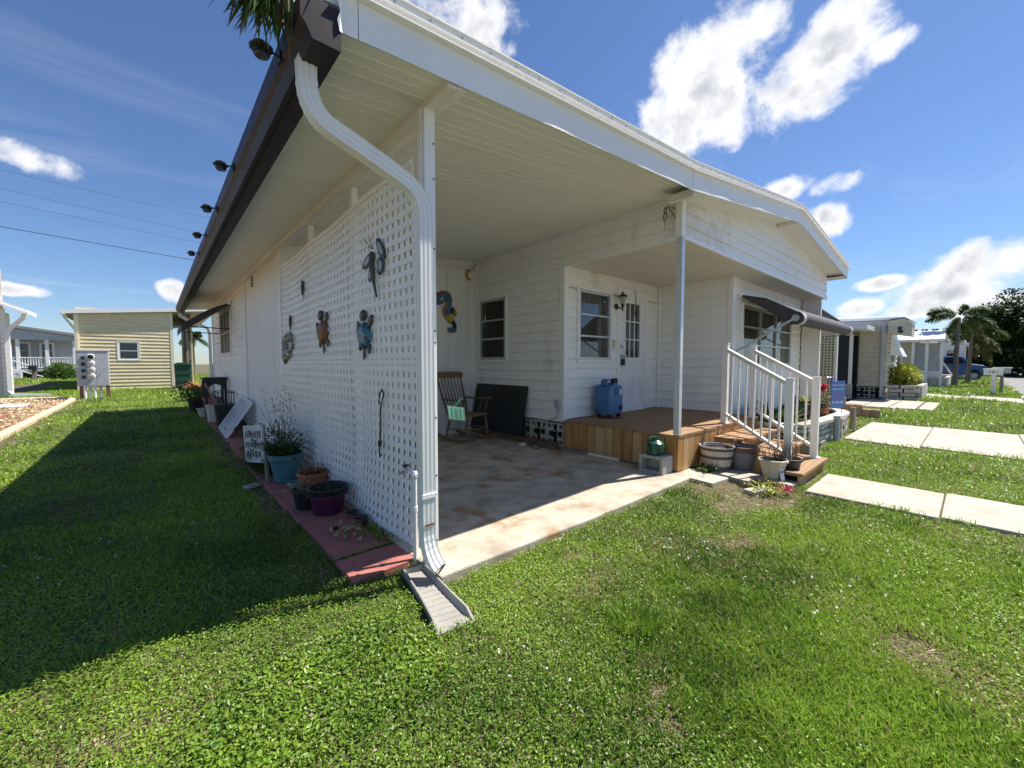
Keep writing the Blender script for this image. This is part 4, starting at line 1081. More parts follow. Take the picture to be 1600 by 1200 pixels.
MB().taper([(c[0]+.085,c[1]-.02,c[2]+.04),(c[0]+.15,c[1]-.05,c[2]+.10),(c[0]+.22,c[1]-.09,c[2]+.185)],[.022,.014,.010],10).build('spout',GREENP,t,smooth=True)
MB().tube([(c[0]-.088,c[1]+.02,c[2]+.03),(c[0]-.125,c[1]+.03,c[2]+.10),(c[0]-.11,c[1]+.03,c[2]+.175),(c[0]-.06,c[1]+.02,c[2]+.20),(c[0],c[1],c[2]+.195),(c[0]+.03,c[1],c[2]+.185)],.011,8).build('handle',GREENP,t,smooth=True)
# blue oxygen machine on the deck
OB=M('blue_machine_plastic',(.055,.17,.36),(.05,.15,.32),8,.35); OBD=M('dark_blue_grille',(.012,.035,.075),rough=.6)
t=thing('oxygen_machine','blue wheeled medical oxygen machine on the deck by the door','machine',(5.1,3.6,.42))
MB().prism([(4.93,.475),(5.27,.475),(5.27,.86),(5.22,.905),(4.98,.905),(4.93,.86)],1,3.48,3.75).build('machine_body',OB,t,bevel=.015)
q=MB();q.prism([(4.955,.90),(5.02,.90),(5.03,.965),(5.15,.965),(5.15,.99),(5.0,.99),(4.975,.965)],1,3.56,3.66);q.build('carry_handle',OB,t,bevel=.006)
MB().box(5.12,5.24,3.54,3.66,.90,.935).build('top_console',OB,t,bevel=.006)
MB().lathe((5.10,3.56,.965),[(.03,0),(.036,.02),(.036,.11),(.02,.125)],14,ax=(1,0,0)).build('humidifier_cap',BLACK,t,smooth=True)
q=MB()
for i in range(7): q.box(5.08,5.15,3.474,3.482,.765+i*.014,.773+i*.014)
MB().box(5.075,5.155,3.477,3.4805,.758,.87).build('air_grille',OBD,t); q.build('grille_slats',OB,t)['kind']='stuff'
MB().box(5.185,5.235,3.474,3.4805,.76,.84).build('white_sticker',M('white_label2',(.75,.75,.75),rough=.5),t)
MB().box(5.17,5.262,3.474,3.4805,.52,.60).build('lower_grille',OBD,t)
for x in (4.98,5.22):
    for y in (3.52,3.71): MB().lathe((x-.012,y,.452),[(.014,-.001),(.032,0),(.032,.024),(.014,.025)],14,ax=(1,0,0)).build('caster',BLACK,t,smooth=True)
MB().tube([(4.93,3.7,.5),(4.89,3.68,.55),(4.86,3.64,.5),(4.85,3.6,.432),(4.95,3.42,.43),(5.1,3.38,.43),(5.2,3.44,.43)],.008,6).build('power_cord',BLACK,t)
# rocking chair
rc=thing('rocking_chair','worn wooden spindle-back rocking chair at the back of the carport','chair',(3.70,5.30,0))
RM=Matrix.Translation((3.70,5.30,0))@Matrix.Rotation(math.radians(12),4,'Z')
def R_(mb,name,m,bev=0): return mb.xf(RM).build(name,m,rc,bevel=bev)
R_(MB().prism([(-.26,-.24),(.26,-.24),(.22,.22),(-.22,.22)],2,.40,.43),'seat',CHAIRT,.008)
for s in (-1,1):
    pts=[(s*.24,-.42,.10),(s*.24,-.30,.055),(s*.235,-.1,.028),(s*.23,.1,.022),(s*.225,.30,.045),(s*.22,.45,.09)]
    R_(MB().sweep(pts,[(-.016,-.02),(.016,-.02),(.016,.02),(-.016,.02)],up=(0,0,1)),'rocker',CHAIRT)
    R_(MB().taper([(s*.21,-.2,.41),(s*.225,-.22,.24),(s*.24,-.235,.05)],[.016,.022,.014]),'leg',CHAIRT)
    R_(MB().taper([(s*.19,.17,.41),(s*.205,.2,.24),(s*.225,.24,.045)],[.016,.022,.014]),'leg',CHAIRT)
    R_(MB().taper([(s*.22,.20,.42),(s*.245,.30,.72),(s*.265,.40,1.02)],[.018,.017,.013]),'back_post',CHAIRW)
    R_(MB().sweep([(s*.25,.27,.66),(s*.28,.05,.655),(s*.29,-.12,.66),(s*.295,-.22,.67),(s*.295,-.27,.65)],[(-.03,-.012),(.03,-.012),(.03,.012),(-.03,.012)],up=(0,0,1)),'arm',CHAIRW,.006)
    for y in (-.17,-.05): R_(MB().taper([(s*.24,y,.42),(s*.262,y-.01,.54),(s*.28,y-.02,.65)],[.012,.017,.010]),'arm_spindle',CHAIRW)
    R_(MB().bar((s*.232,-.21,.2),(s*.212,.2,.2),.016),'stretcher',CHAIRT)
R_(MB().bar((-.22,-.22,.2),(.22,-.22,.2),.018),'stretcher',CHAIRT)
for i in range(6):
    x=-.165+.33*i/5; R_(MB().taper([(x*.95,.20,.42),(x*1.03,.29,.70),(x*1.1,.385,.98)],[.008,.011,.007],6),'spindle',CHAIRW)
R_(MB().prism([(-.32,.985),(.32,.985),(.335,1.03),(.31,1.075),(.18,1.085),(0,1.09),(-.18,1.085),(-.31,1.075),(-.335,1.03)],1,.39,.415),'head_rail',CHAIRT,.006)
# black flat panel leaning on the wall, timber on the floor
t=thing('flat_screen','large black flat screen-like sheet leaning against the carport wall','board',(4.2,5.2,.09))
MB().add([(4.20,5.90,.095),(4.20,4.58,.095),(4.315,4.56,.87),(4.315,5.86,.87),(4.235,5.90,.085),(4.235,4.58,.085),(4.345,4.56,.86),(4.345,5.86,.86)],[(0,1,2,3),(7,6,5,4),(0,4,5,1),(1,5,6,2),(2,6,7,3),(3,7,4,0)]).build('panel_sheet',BLACK,t,bevel=.004)
tag(MB().box(4.22,4.34,3.92,5.9,0,.088).build('timber_beam',TIMBER,bevel=.006),'long old timber lying on the slab along the carport wall','timber')
tag(MB().box(4.27,4.35,3.42,3.80,0,.04).build('wood_offcut',GREYW),'pale board end lying against the deck skirt','board')
tag(MB().bar((4.33,3.38,.015),(4.345,2.9,.015),.025).build('white_pipe',TRIM),'thin white plastic pipe lying along the deck skirt','pipe')
tag(MB().box(4.06,4.14,4.38,4.46,0,.035).build('white_block',TRIM,bevel=.004),'small white plastic block on the slab by the timber','block')
tag(MB().tube([(4.16,4.30,.005),(4.06,4.22,.02),(4.04,4.08,.005),(4.15,4.0,.05),(4.23,4.06,.10),(4.21,4.2,.10),(4.1,4.3,.006),(4.2,4.7,.05)],.006,6).build('cord_loop',BLACK),'thin black cord looped over the timber beam','cord')
# green scoop hanging behind the corner post
GP=M('pale_green_plastic',(.22,.50,.36),(.30,.58,.44),5,.35,trans=.25)
t=thing('garden_scoop','pale green ribbed plastic scoop hung behind the white corner post','scoop',(1.42,2.19,.9))
q=MB();vs=[];fs=[];n=18
o=Vector((1.36,2.17,1.0))
def sc(u,v): 
    return o+Vector((.105*u+.012*v, -.01-.03*math.sin(u*1.6), -.035-.018*u-.085*v+.0))+Vector((0,.003*math.sin(u*n*1.6),0))
for i in range(n*2+1):
    for j in range(5):
        vs.append(sc(i/(2*n),j/4))
        if i and j: k=5; fs.append(((i-1)*k+j-1,i*k+j-1,i*k+j,(i-1)*k+j))
q.add(vs,fs).build('scoop_blade',GP,t,smooth='all')
MB().tube([(1.41,2.15,.955),(1.44,2.15,.985),(1.462,2.15,1.005)],.007,8).build('scoop_handle',M('dark_green_handle',(.03,.13,.07),rough=.4),t)
# figure-eight hook and bracket by the porch post
t=thing('wind_hook','black figure-eight hanger on a small bracket by the porch post','hanger',(4.3,2.3,2.8))
def ring(c,r,tr=.005,n=14): return [(c[0]+r*math.cos(2*math.pi*i/n)*.5, c[1]+r*math.cos(2*math.pi*i/n)*.8, c[2]+r*math.sin(2*math.pi*i/n)) for i in range(n+1)]
c0=(4.28,2.32,2.905); q=MB(); q.tube(ring(c0,.026),.006,6); q.tube(ring((4.28,2.32,2.838),.038),.006,6); q.tube([(4.28,2.32,2.80),(4.28,2.32,2.70)],.0035,5); q.build('hook_rings',BLKM,t)
MB().tube([(4.345,2.22,2.91),(4.29,2.30,2.945),(4.345,2.22,2.80)],.006,6).build('bracket',TIMBER,t)
# security camera and moon ornament in the carport corner
t=thing('security_camera','small white security camera high in the carport corner','camera',(4.30,5.87,2.86))
MB().box(4.24,4.33,5.80,5.87,2.85,2.89).build('camera_body',TRIM,t,bevel=.01); MB().lathe((4.24,5.835,2.87),[(.018,0),(.016,.008)],12,ax=(-1,-.2,-.1)).build('lens',BLACK,t)
MB().bar((4.31,5.86,2.87),(4.335,5.92,2.92),.015).build('mount',TRIM,t)
OR=M('ochre_paint',(.50,.27,.05),(.4,.2,.04),12,.5)
t=thing('moon_ornament','ochre crescent moon ornament under the security camera','ornament',(4.2,5.91,2.76))
MB().prism([(4.20+.075*math.cos(a),2.77+.10*math.sin(a)) for a in [math.radians(60+20*i) for i in range(13)]]+[(4.215+.04*math.cos(a),2.76+.06*math.sin(a)) for a in [math.radians(290-23*i) for i in range(9)]],1,5.90,5.925).build('moon_body',OR,t)

# ------------------------------------------------------------------ ornaments on the lattice
def lp(y,z,d=0): return (LX-.03+lat_off(y,z)-d, y, z)
def oval(y,z,ry,rz,rot,n=18,sq=1.0): 
    r=math.radians(rot); out=[]
    for i in range(n):
        a=2*math.pi*i/n; u=ry*math.cos(a); v=rz*math.sin(a); out.append((y+u*math.cos(r)-v*math.sin(r), z+u*math.sin(r)+v*math.cos(r)))
    return out
def plate(poly, d0, d1, name, mat, parent, dome=0):
    cy=sum(p[0] for p in poly)/len(poly); cz=sum(p[1] for p in poly)/len(poly); x=lp(cy,cz)[0]
    n=len(poly); q=MB()
    vs=[(x-d0,y,z) for y,z in poly]+[(x-d1,y,z) for y,z in poly]; fs=[tuple(range(n))]+[(i,(i+1)%n,n+(i+1)%n,n+i) for i in range(n)]
    if dome:
        k=len(vs)
        for t,h in ((.7,.7),(.35,.93)): vs+=[(x-d1-dome*h,cy+(y-cy)*t,cz+(z-cz)*t) for y,z in poly]
        vs.append((x-d1-dome,cy,cz))
        for a,b in ((n,2*n),(2*n,3*n)): fs+=[(a+i,a+(i+1)%n,b+(i+1)%n,b+i) for i in range(n)]
        fs+=[(3*n+i,3*n+(i+1)%n,4*n) for i in range(n)]
    else: fs.append(tuple(range(n,2*n)))
    return q.add(vs,fs).build(name,mat,parent,smooth='all' if dome else False)
def turtle(label,y,z,s,shell,skin,tilt):
    t=thing('turtle_plaque',label,'ornament',lp(y,z))
    K=1.6; sh=plate(oval(y,z,.075*s*K,.105*s,tilt),.004,.012,'shell',shell,t,dome=.035)
    r=math.radians(tilt); R=lambda u,v:(y+(u*K*math.cos(r)-v*math.sin(r))*s, z+(u*math.sin(r)+v*math.cos(r))*s)
    plate(oval(*R(.02,.15),.032*s*K,.042*s,tilt-20),.004,.02,'head',skin,t,dome=.012)
    for (u,v,a,b,rr) in ((-.06,.115,.018,.055,35),(.085,.03,.020,.075,-15),(-.055,-.095,.018,.04,-35),(.055,-.095,.016,.035,35),(.0,-.14,.010,.045,0)):
        plate(oval(*R(u,v),a*s*K,b*s,tilt+rr),.004,.014,'flipper',skin,t,dome=.004)
    return t
BLT=M('blue_green_glaze',(.03,.14,.21),(.10,.25,.30),30,.3,lo=.45,hi=.55,col3=(.015,.03,.04),scale3=22,lo3=.5,hi3=.6)
RST=M('rusty_copper',(.25,.095,.03),(.14,.055,.02),22,.5,lo=.4,hi=.6)
SKN=M('dark_bronze',(.055,.05,.04),(.10,.085,.06),18,.45)
turtle('blue-green turtle plaque hung on the near lattice panel',3.10,1.44,1.0,BLT,SKN,10)
turtle('rust-brown turtle plaque hung on the middle lattice panel',4.09,1.52,1.08,RST,SKN,-4)
t=thing('dragonfly_plaque','black and white dragonfly ornament on the near lattice panel','ornament',lp(2.88,1.95))
WG=M('wing_white',(.50,.50,.48),(.25,.25,.25),30,.4)
for (y,z,a,b,r) in ((3.0,1.98,.038,.10,70),(2.78,2.03,.04,.10,-38),(2.95,1.88,.04,.06,25),(2.79,1.91,.05,.065,0)):
    w_=plate(oval(y,z,a,b,r),.004,.010,'wing',BLKM,t); plate(oval(y,z,a*.6,b*.62,r),.0101,.013,'wing_inlay',WG,w_)
MB().taper([lp(2.885,2.02,.02),lp(2.88,1.92,.03),lp(2.87,1.80,.02),lp(2.85,1.70,.015)],[.02,.022,.012,.008],8).build('body',SKN,t,smooth=True)
for a in (.03,-.02): MB().tube([lp(2.885,2.04,.02),lp(2.885+a,2.09,.04),lp(2.885+a*2,2.11,.04)],.003,5).build('antenna',BLKM,t)
def gecko(label,y,z,s,tl):
    t=thing('gecko_ornament',label,'ornament',lp(y,z))
    MB().taper([lp(y+.01,z+.10*s,.01),lp(y,z+.06*s,.015),lp(y-.01,z,.018),lp(y,z-.06*s,.015),lp(y-.03*tl,z-.12*s,.01)],[.012*s,.02*s,.022*s,.014*s,.004],7).build('body',SKN,t,smooth=True)
    for u,v in ((.06,.09),(-.06,.05),(.05,-.05),(-.06,-.03)): MB().tube([lp(y,z+v*.6*s,.012),lp(y+u*s*.7,z+v*s,.016),lp(y+u*s,z+v*1.3*s,.01)],.006*s,5).build('leg',SKN,t)
gecko('small dark gecko high on the far lattice panel',4.84,2.03,.85,1); gecko('small dark gecko low on the far lattice panel',5.31,1.70,.8,-1)
t=thing('seashore_wreath','silvery curled metal sea ornament beside the utility wall','ornament',lp(5.5,1.42))
pts=[lp(5.38+.20*math.cos(a)*(1-a/16),1.46+.13*math.sin(a)*(1-a/16),.02+.01*math.sin(3*a)) for a in np.linspace(0,9,26)]
SIL=M('tarnished_silver',(.42,.40,.35),(.16,.15,.13),25,.4,metal=.4)
MB().tube(pts,.02,7).build('curl',SIL,t,smooth=True)
for i in range(7):
    y=5.46+.06*i*.7; z=1.34+.05*math.sin(i*1.7); plate(oval(y,z,.09,.04,40*i),.004,.012,'fin',SKN if i%2 else SIL,t,dome=.02)
MB().tube([lp(5.3,1.33,.02),lp(5.45,1.28,.03),lp(5.6,1.36,.02),lp(5.72,1.50,.02)],.018,7).build('branch',SIL,t,smooth=True)
t=thing('bungee_cord','black bungee cord hooked through the lower near lattice panel','cord',lp(2.83,.8))
MB().tube([lp(2.79,1.0,.02),lp(2.84,.9,.02),lp(2.845,.75,.02),lp(2.86,.62,.02)],.006,6).build('cord',BLKM,t)
MB().tube([lp(2.79,1.0,.015),lp(2.81,1.04,.02),lp(2.85,1.0,.02),lp(2.865,.945,.02),lp(2.84,.93,.02)],.006,6).build('hook',BLKM,t)
MB().tube([lp(2.86,.62,.02),lp(2.87,.57,.02),lp(2.85,.545,.02),lp(2.84,.565,.02)],.006,6).build('hook',BLKM,t)
MB().lathe(lp(2.86,.62,.02),[(.014,0),(.016,.02),(.012,.045)],8).build('bead',BLKM,t)
# tap standpipe by the downspout
t=thing('water_tap','white standpipe with a small tap beside the downspout','tap',(1.20,2.29,0))
MB().tube([(1.20,2.29,-.04),(1.20,2.29,.5),(1.20,2.30,.54),(1.19,2.34,.545)],.014,10).build('pipe',TRIM,t,smooth=True)
MB().lathe((1.20,2.29,.30),[(.018,0),(.018,.03)],10).build('coupling',TRIM,t)
MB().lathe((1.20,2.29,.535),[(.02,-.02),(.022,0),(.015,.02)],10).build('elbow',TRIM,t)
MB().tube([(1.19,2.34,.545),(1.18,2.39,.545),(1.175,2.42,.52)],.013,8).build('spout',GALV,t,smooth=True)
MB().lathe((1.185,2.38,.56),[(.006,0),(.022,.012),(.022,.02),(.006,.024)],10).build('handle',BLKM,t)
# splash block under the downspout
t=thing('splash_block','grey trough-shaped splash block under the downspout','splash block',(1.07,1.85,-.04))
SM=Matrix.Translation((1.085,1.88,-.045))@Matrix.Scale(.88,4,(1,0,0))@Matrix.Rotation(math.radians(-9),4,'Z')@Matrix.Rotation(math.radians(1.5),4,'X')
prof=[(-.085,0),(-.095,.055),(-.082,.058),(-.070,.022),(.070,.022),(.082,.058),(.095,.055),(.085,0)]
vs=[];fs=[]
for y,sx,hz in ((.30,.8,1),(.0,.95,1),(-.22,1.15,1),(-.30,1.2,.35)):
    for x,z in prof: vs.append((x*sx,y,z*hz if z>.03 else z))
n=8
for i in range(3):
    for j in range(n): fs.append((i*n+j,i*n+(j+1)%n,(i+1)*n+(j+1)%n,(i+1)*n+j))
fs+=[tuple(range(n)),tuple(range(3*n,4*n))]
MB().add(vs,fs).xf(SM).build('trough',SPLASH,t,bevel=.003)
MB().box(-.07,.07,.285,.30,.02,.052).xf(SM).build('back_lip',SPLASH,t)
q=MB()
for i in range(9): q.box(-.066,.066,-.22+.045*i,-.205+.045*i,.021,.0238)
q.xf(SM).build('flow_ribs',SPLASH,t)
# solar lights on the gutter
t0=thing('solar_light','x','light',(.415,2.2,2.69),'solar lights clipped to the gutter')
LS=.62
MB().lathe((.415,2.2,2.69),[(r*LS,z*LS) for r,z in [(.02,-.05),(.055,-.045),(.055,-.015),(.075,-.008),(.078,.005),(.05,.012),(.052,.03),(.046,.036),(.01,.038)]],20).build('lamp_body',BLACK,t0,smooth=True)
MB().lathe((.415,2.2,2.687),[(r*LS,z*LS) for r,z in [(.050,-.042),(.046,-.055),(.01,-.058)]],16).build('diffuser',M('smoked_lens',(.05,.05,.055),rough=.25),t0,smooth=True)
MB().tube([(.44,2.2,2.69),(.47,2.2,2.692),(.492,2.2,2.685)],.005,6).build('bracket',BLACK,t0)
MB().box(.486,.497,2.18,2.22,2.66,2.71).build('clip_plate',BLACK,t0)
MB().lathe((.415,2.2,2.7138),[(.022,0),(.021,.0012)],16).build('solar_cell',M('solar_cell',(.01,.012,.03),rough=.15),t0)
for i,(y,lab) in enumerate([(2.2,'black solar gutter light nearest, beside the drooping leaves'),(3.69,'black solar gutter light, second from the near corner'),(4.74,'black solar gutter light, third from the near corner'),(5.84,'black solar gutter light, fourth from the near corner'),(6.79,'black solar gutter light furthest along the gutter')]):
    o=t0 if i==0 else copy_tree(t0)
    o.location=(.415,y,2.66+.012*(i%2)); o.rotation_euler=(random.uniform(-.12,.12),random.uniform(-.10,.06),random.uniform(-.3,.3)); o['label']=lab
# leaves drooping off the roof corner
t=thing('drooping_leaves','strappy green and brown leaves drooping over the gutter corner','leaves',(.42,2.0,2.9))
f=Fol();n=170;P=np.stack([rng.uniform(.34,.50,n),rng.uniform(1.97,2.12,n),rng.uniform(2.80,2.93,n)],1)
f.add(P,np.stack([rng.normal(-.35,.35,n),rng.normal(0,.3,n),rng.uniform(-1.2,-.4,n)],1),rng.uniform(.10,.24,n),rng.uniform(.012,.022,n),blade=True,droop=.35,g=(rng.random(n)<.3)*.8)
n=30;f.add(np.stack([rng.uniform(.30,.45,n),rng.uniform(1.97,2.12,n),rng.uniform(2.78,2.93,n)],1),np.stack([rng.normal(-.9,.3,n),rng.normal(0,.3,n),rng.uniform(-.5,.3,n)],1),rng.uniform(.10,.20,n),.016,blade=True,droop=.5)
f.build('leaf_tuft',LM_DK,t)
MB().taper([(.46,2.05,2.70),(.45,2.04,2.82),(.42,2.03,2.93)],[.02,.016,.008]).build('stalk',LM_DRY,t)
# seahorse on the rear wall
t=thing('seahorse_plaque','painted blue and yellow metal seahorse on the carport rear wall','ornament',(3.75,5.93,2.1))
def shp(pts,d0,d1,name,m):
    P=[(3.59+(x/8.567+670-686)*.0127, 2.45-(y/8.571+400-453)*.01058) for x,y in pts]
    return MB().prism(P,1,5.93-d1,5.93-d0).build(name,m,t)
SB=M('seahorse_blue',(.07,.17,.26),(.05,.12,.2),14,.4); SR=M('seahorse_red',(.22,.03,.025),rough=.5); SY=M('seahorse_yellow',(.45,.42,.04),(.35,.38,.05),20,.4); SN=M('seahorse_navy',(.012,.015,.05),rough=.4)
shp([(110,500),(150,490),(160,470),(180,485),(190,460),(208,480),(220,458),(232,480),(248,462),(255,490),(275,478),(275,505),(298,500),(292,530),(312,535),(300,560),(316,575),(302,595),(314,612),(298,625),(308,645),(294,680),(230,560),(160,520),(110,560)],.004,.012,'spines',SR)
shp([(70,640),(100,600),(120,540),(160,505),(210,490),(255,500),(285,545),(292,600),(290,660),(280,720),(285,770),(230,815),(200,800),(205,740),(235,660),(232,610),(200,625),(165,655),(140,665),(90,668)],.012,.024,'body',SB)
shp([(232,600),(215,640),(185,690),(178,760),(195,815),(235,870),(280,905),(300,900),(290,840),(230,815),(200,790),(205,730),(232,660)],.008,.018,'belly_edge',OR)
shp([(215,812),(285,768),(320,820),(325,850),(285,890),(245,860)],.018,.028,'belly',SY)
shp([(318,830),(345,880),(365,930),(362,985),(335,1020),(285,1028),(255,1010),(240,980),(265,955),(300,958),(318,945),(300,900),(290,880)],.010,.022,'tail',SN)
shp([(262,1008),(245,982),(268,960),(300,962),(325,955),(350,950),(345,990),(318,1012),(285,1018)],.022,.028,'tail_tip',SB)
shp([(318,672),(345,690),(366,735),(360,785),(345,808),(325,790),(330,740)],.014,.022,'fin',OR)
shp([(285,690),(320,672),(332,740),(322,770),(288,762)],.016,.024,'fin_root',SN)
shp([(152,585),(160,565),(185,562),(192,585),(180,602),(162,602)],.0245,.027,'eye',TRIM); shp([(166,588),(172,574),(186,576),(188,592),(178,599)],.0272,.029,'pupil',SN)

# ------------------------------------------------------------------ stone planter and the things in it
PT=thing('stone_planter','curved pale stone planter wall in front of the bay window','planter',(8.5,1.6,-.05))
cen=[(6.98,2.52),(6.96,2.0),(6.99,1.76),(7.12,1.66),(7.6,1.61),(8.2,1.575),(8.8,1.555),(9.4,1.56),(9.75,1.61),(9.98,1.75),(10.08,2.0),(10.1,2.5)]
cs_=[0]
for a,b in zip(cen,cen[1:]): cs_.append(cs_[-1]+math.dist(a,b))
def along(s):
    for i in range(len(cen)-1):
        if s<=cs_[i+1] or i==len(cen)-2:
            t_=(s-cs_[i])/(cs_[i+1]-cs_[i]); return Vector((cen[i][0]+(cen[i+1][0]-cen[i][0])*t_, cen[i][1]+(cen[i+1][1]-cen[i][1])*t_,0))
TL=cs_[-1]
for c in range(4):
    s=-(.11 if c%2 else 0)+.0; 
    while s<TL-.03:
        a=max(0,s); b=min(TL,s+random.uniform(.19,.27)); s=b+.0
        if b-a<.04: continue
        p=along(a+.011); e=along(b-.011); z=-.06+c*.083
        wv=random.uniform(-.008,.008)
        MB().bar(p+Vector((wv,wv,z+.04)),e+Vector((wv,wv,z+.04)),random.uniform(.10,.125),.064).build('stone',STONE,PT,bevel=.006)
s=0
while s<TL-.02:
    b=min(TL,s+.42); MB().bar(along(s+.003)+Vector((0,0,.305)),along(b-.003)+Vector((0,0,.305)),.19,.06).build('cap_stone',STONE,PT,bevel=.01); s=b
MB().prism([(x,y) for x,y in [(7.0,2.5),(7.0,1.8),(7.2,1.68),(8.5,1.59),(9.4,1.58),(9.7,1.64),(9.95,1.8),(10.05,2.5)]],2,-.05,.25).build('soil_fill',SOIL,PT)
for i,(x,y) in enumerate(((7.15,2.1),(7.5,2.2),(7.35,1.95),(7.9,2.2))):
    t=thing('spiky_plant',('dark spiky plant nearest the porch steps in the stone planter','dark spiky plant in the stone planter against the house wall, left','dark spiky plant nearest the front of the stone planter','dark spiky plant in the stone planter beside the black tub')[i],'plant',(x,y,.25),'spiky plants in the stone planter')
    f=Fol();n=70;a=rng.uniform(0,6.28,n);f.add(np.stack([x+.03*np.cos(a),y+.03*np.sin(a),np.full(n,.25)],1),np.stack([np.cos(a),np.sin(a),rng.uniform(.3,1.8,n)],1),rng.uniform(.3,.62,n),.035,blade=True,droop=.28,g=(rng.random(n)<.15)*.8);f.build('leaves',LM_DK,t)
t=thing('flower_pot','black square tub in the stone planter by the far handrail','pot',(8.25,1.95,.25)); MB().lathe((8.25,1.95,.25),[(.13,0),(.17,.34),(.15,.34),(.14,.3)],4,cap=False).build('tub',BLACK,t)
f=Fol();n=60;a=rng.uniform(0,6.28,n);f.add(np.stack([8.3+.03*np.cos(a),1.9+.03*np.sin(a),np.full(n,.5)],1),np.stack([np.cos(a),np.sin(a),rng.uniform(.3,1.8,n)],1),rng.uniform(.2,.4,n),.03,blade=True,droop=.25);f.build('leaves',LM_YEL,t)
t=thing('flower_pot','terracotta pot of dry leaves in the stone planter','pot',(8.75,1.78,.25)); pot(t,(8.75,1.78,.25),.09,.14,.2,TERRA)
f=Fol();n=130;f.add(np.stack([rng.normal(8.75,.09,n),rng.normal(1.78,.06,n),rng.uniform(.42,.62,n)],1),ball_dirs(n,.4),rng.uniform(.06,.12,n),.03,g=(rng.random(n)<.4)*.8);f.build('foliage',LM_DK,t)
t=thing('silk_flower','red silk flower standing in the stone planter','flower',(8.55,1.70,.25))
MB().tube([(8.55,1.70,.25),(8.56,1.70,.8)],.006,5).build('stem',BLKM,t)
f=Fol();n=70;f.add(np.stack([rng.normal(8.56,.02,n),rng.normal(1.70,.02,n),rng.normal(.82,.025,n)],1),ball_dirs(n),.05,.04);f.build('petals',leaf_mat('red_petal',(.5,.02,.03),(.7,.05,.06),(.8,.2,.2)),t)
tag(MB().bar((8.62,1.72,.28),(9.28,1.86,.98),.03,.11,up=(0,1,0)).build('driftwood_board',TIMBER),'brown board leaning in the stone planter beside the blue sign','board')
# blue estate agent sign
t=thing('yard_sign','blue real estate yard sign with white and red lettering in the planter','sign',(9.15,1.61,.3))
BLU=M('sign_blue',(.035,.14,.42),rough=.4); SW=M('sign_white',(.75,.78,.82),rough=.5); SRD=M('sign_red',(.55,.10,.10),rough=.5)
A=Vector((9.0,1.676,0)); B=Vector((9.36,1.545,0)); d=(B-A).normalized(); nrm=Vector((d.y,-d.x,0))
SX=Matrix(((d.x,-nrm.x,0,(A.x+B.x)/2),(d.y,-nrm.y,0,(A.y+B.y)/2),(0,0,1,.66),(0,0,0,1)))
MB().box(-.19,.19,-.004,.004,-.24,.25).xf(SX).build('sign_board',BLU,t)
for body,z,s,m in (('COAST TO COAST',.17,.040,SW),('MOBILE HOME SALES',.10,.036,SW),('FOR SALE',-.02,.062,SRD),('941-407-5085',-.135,.056,SW)):
    text_mesh(body,s,m,t,SX@Matrix.Translation((0,-.0052,z))@Matrix.Rotation(math.pi/2,4,'X'))
for u in (-.14,.14): MB().bar(SX@Vector((u,.008,-.24)),SX@Vector((u,.008,-.46)),.008).build('wire_leg',BLKM,t)
f=Fol();n=40;f.add(np.array([tuple(A+Vector((0,0,.93)))]*n)+rng.normal(0,.02,(n,3)),ball_dirs(n),.05,.03,g=(rng.random(n)<.25)*1.);f.build('star_topper',leaf_mat('foil_blue',(.05,.04,.30),(.12,.08,.5),(.7,.7,.8),trans=0,rough=.2),t)
# concrete posts and ornament leaning outside the planter
for x,y,h,m,lab in ((8.32,1.46,.42,GREYP,'grey round post standing against the front of the stone planter'),(9.72,1.47,.46,GREYW,'dark weathered post at the far end of the stone planter')):
    t=thing('short_post',lab,'post',(x,y,-.05)); MB().lathe((x,y,-.05),[(.045,0),(.045,h-.02),(.05,h-.02),(.05,h)],12).build('shaft',m,t,smooth=True)
t=thing('fan_block','pale fan-patterned block leaning against the stone planter','block',(8.9,1.44,-.05)); breeze_block(t,Pl(1,1.46,-1),8.75,-.05,.33,STONE)
t=thing('fan_block','small pale fan-patterned block leaning beside the porch steps','block',(7.3,1.5,-.05)); breeze_block(t,Pl(1,1.53,-1),7.2,-.05,.28,STONE)
# brown log-roll edging past the driveway
t=thing('edging_blocks','stepped row of brown scalloped edging blocks beyond the driveway','edging',(12.4,1.7,-.05))
for i,(x,y,h) in enumerate([(12.2+.19*(i%5),2.25-.16*i,.46 if i<2 else .30 if i<4 else .2) for i in range(6)]):
    MB().lathe((12.25+.05*i,2.25-.15*i,-.06),[(.10,0),(.10,h),(.08,h+.02)],10).build('edging_block',STONED,t)
# ------------------------------------------------------------------ low side roof with lattice beyond the house
S=thing('side_carport','low side roof with dark brown fascia and cream lattice screen','carport',(13,2.7,0))
MB().add([(10.9,2.70,2.60),(15.1,2.70,2.30),(15.1,2.70,2.44),(10.9,2.70,2.74),(10.9,2.73,2.60),(15.1,2.73,2.30),(15.1,2.73,2.44),(10.9,2.73,2.74)],[(0,1,2,3),(7,6,5,4),(0,4,5,1),(3,2,6,7),(1,5,6,2),(0,3,7,4)]).build('fascia',BROWN,S)
MB().add([(10.9,2.66,2.742),(15.15,2.66,2.442),(15.15,10,2.442),(10.9,10,2.742),(10.9,2.66,2.765),(15.15,2.66,2.465),(15.15,10,2.465),(10.9,10,2.765)],[(3,2,1,0),(4,5,6,7),(0,1,5,4),(1,2,6,5)]).build('roof_sheet',GREYROOF,S)
MB().box(14.0,14.06,2.55,6,1.98,2.36).build('header',BEIGE,S)
LC=M('cream_lattice',(.66,.62,.50),(.58,.54,.42),5,.5)
for i in range(20): MB().box(14.0,14.006,2.55+.076*i,2.587+.076*i,0,1.98).build('slat',LC,S)
for i in range(26): MB().box(13.993,13.999,2.55,4.05,.0+.076*i,.037+.076*i).build('slat',LC,S)
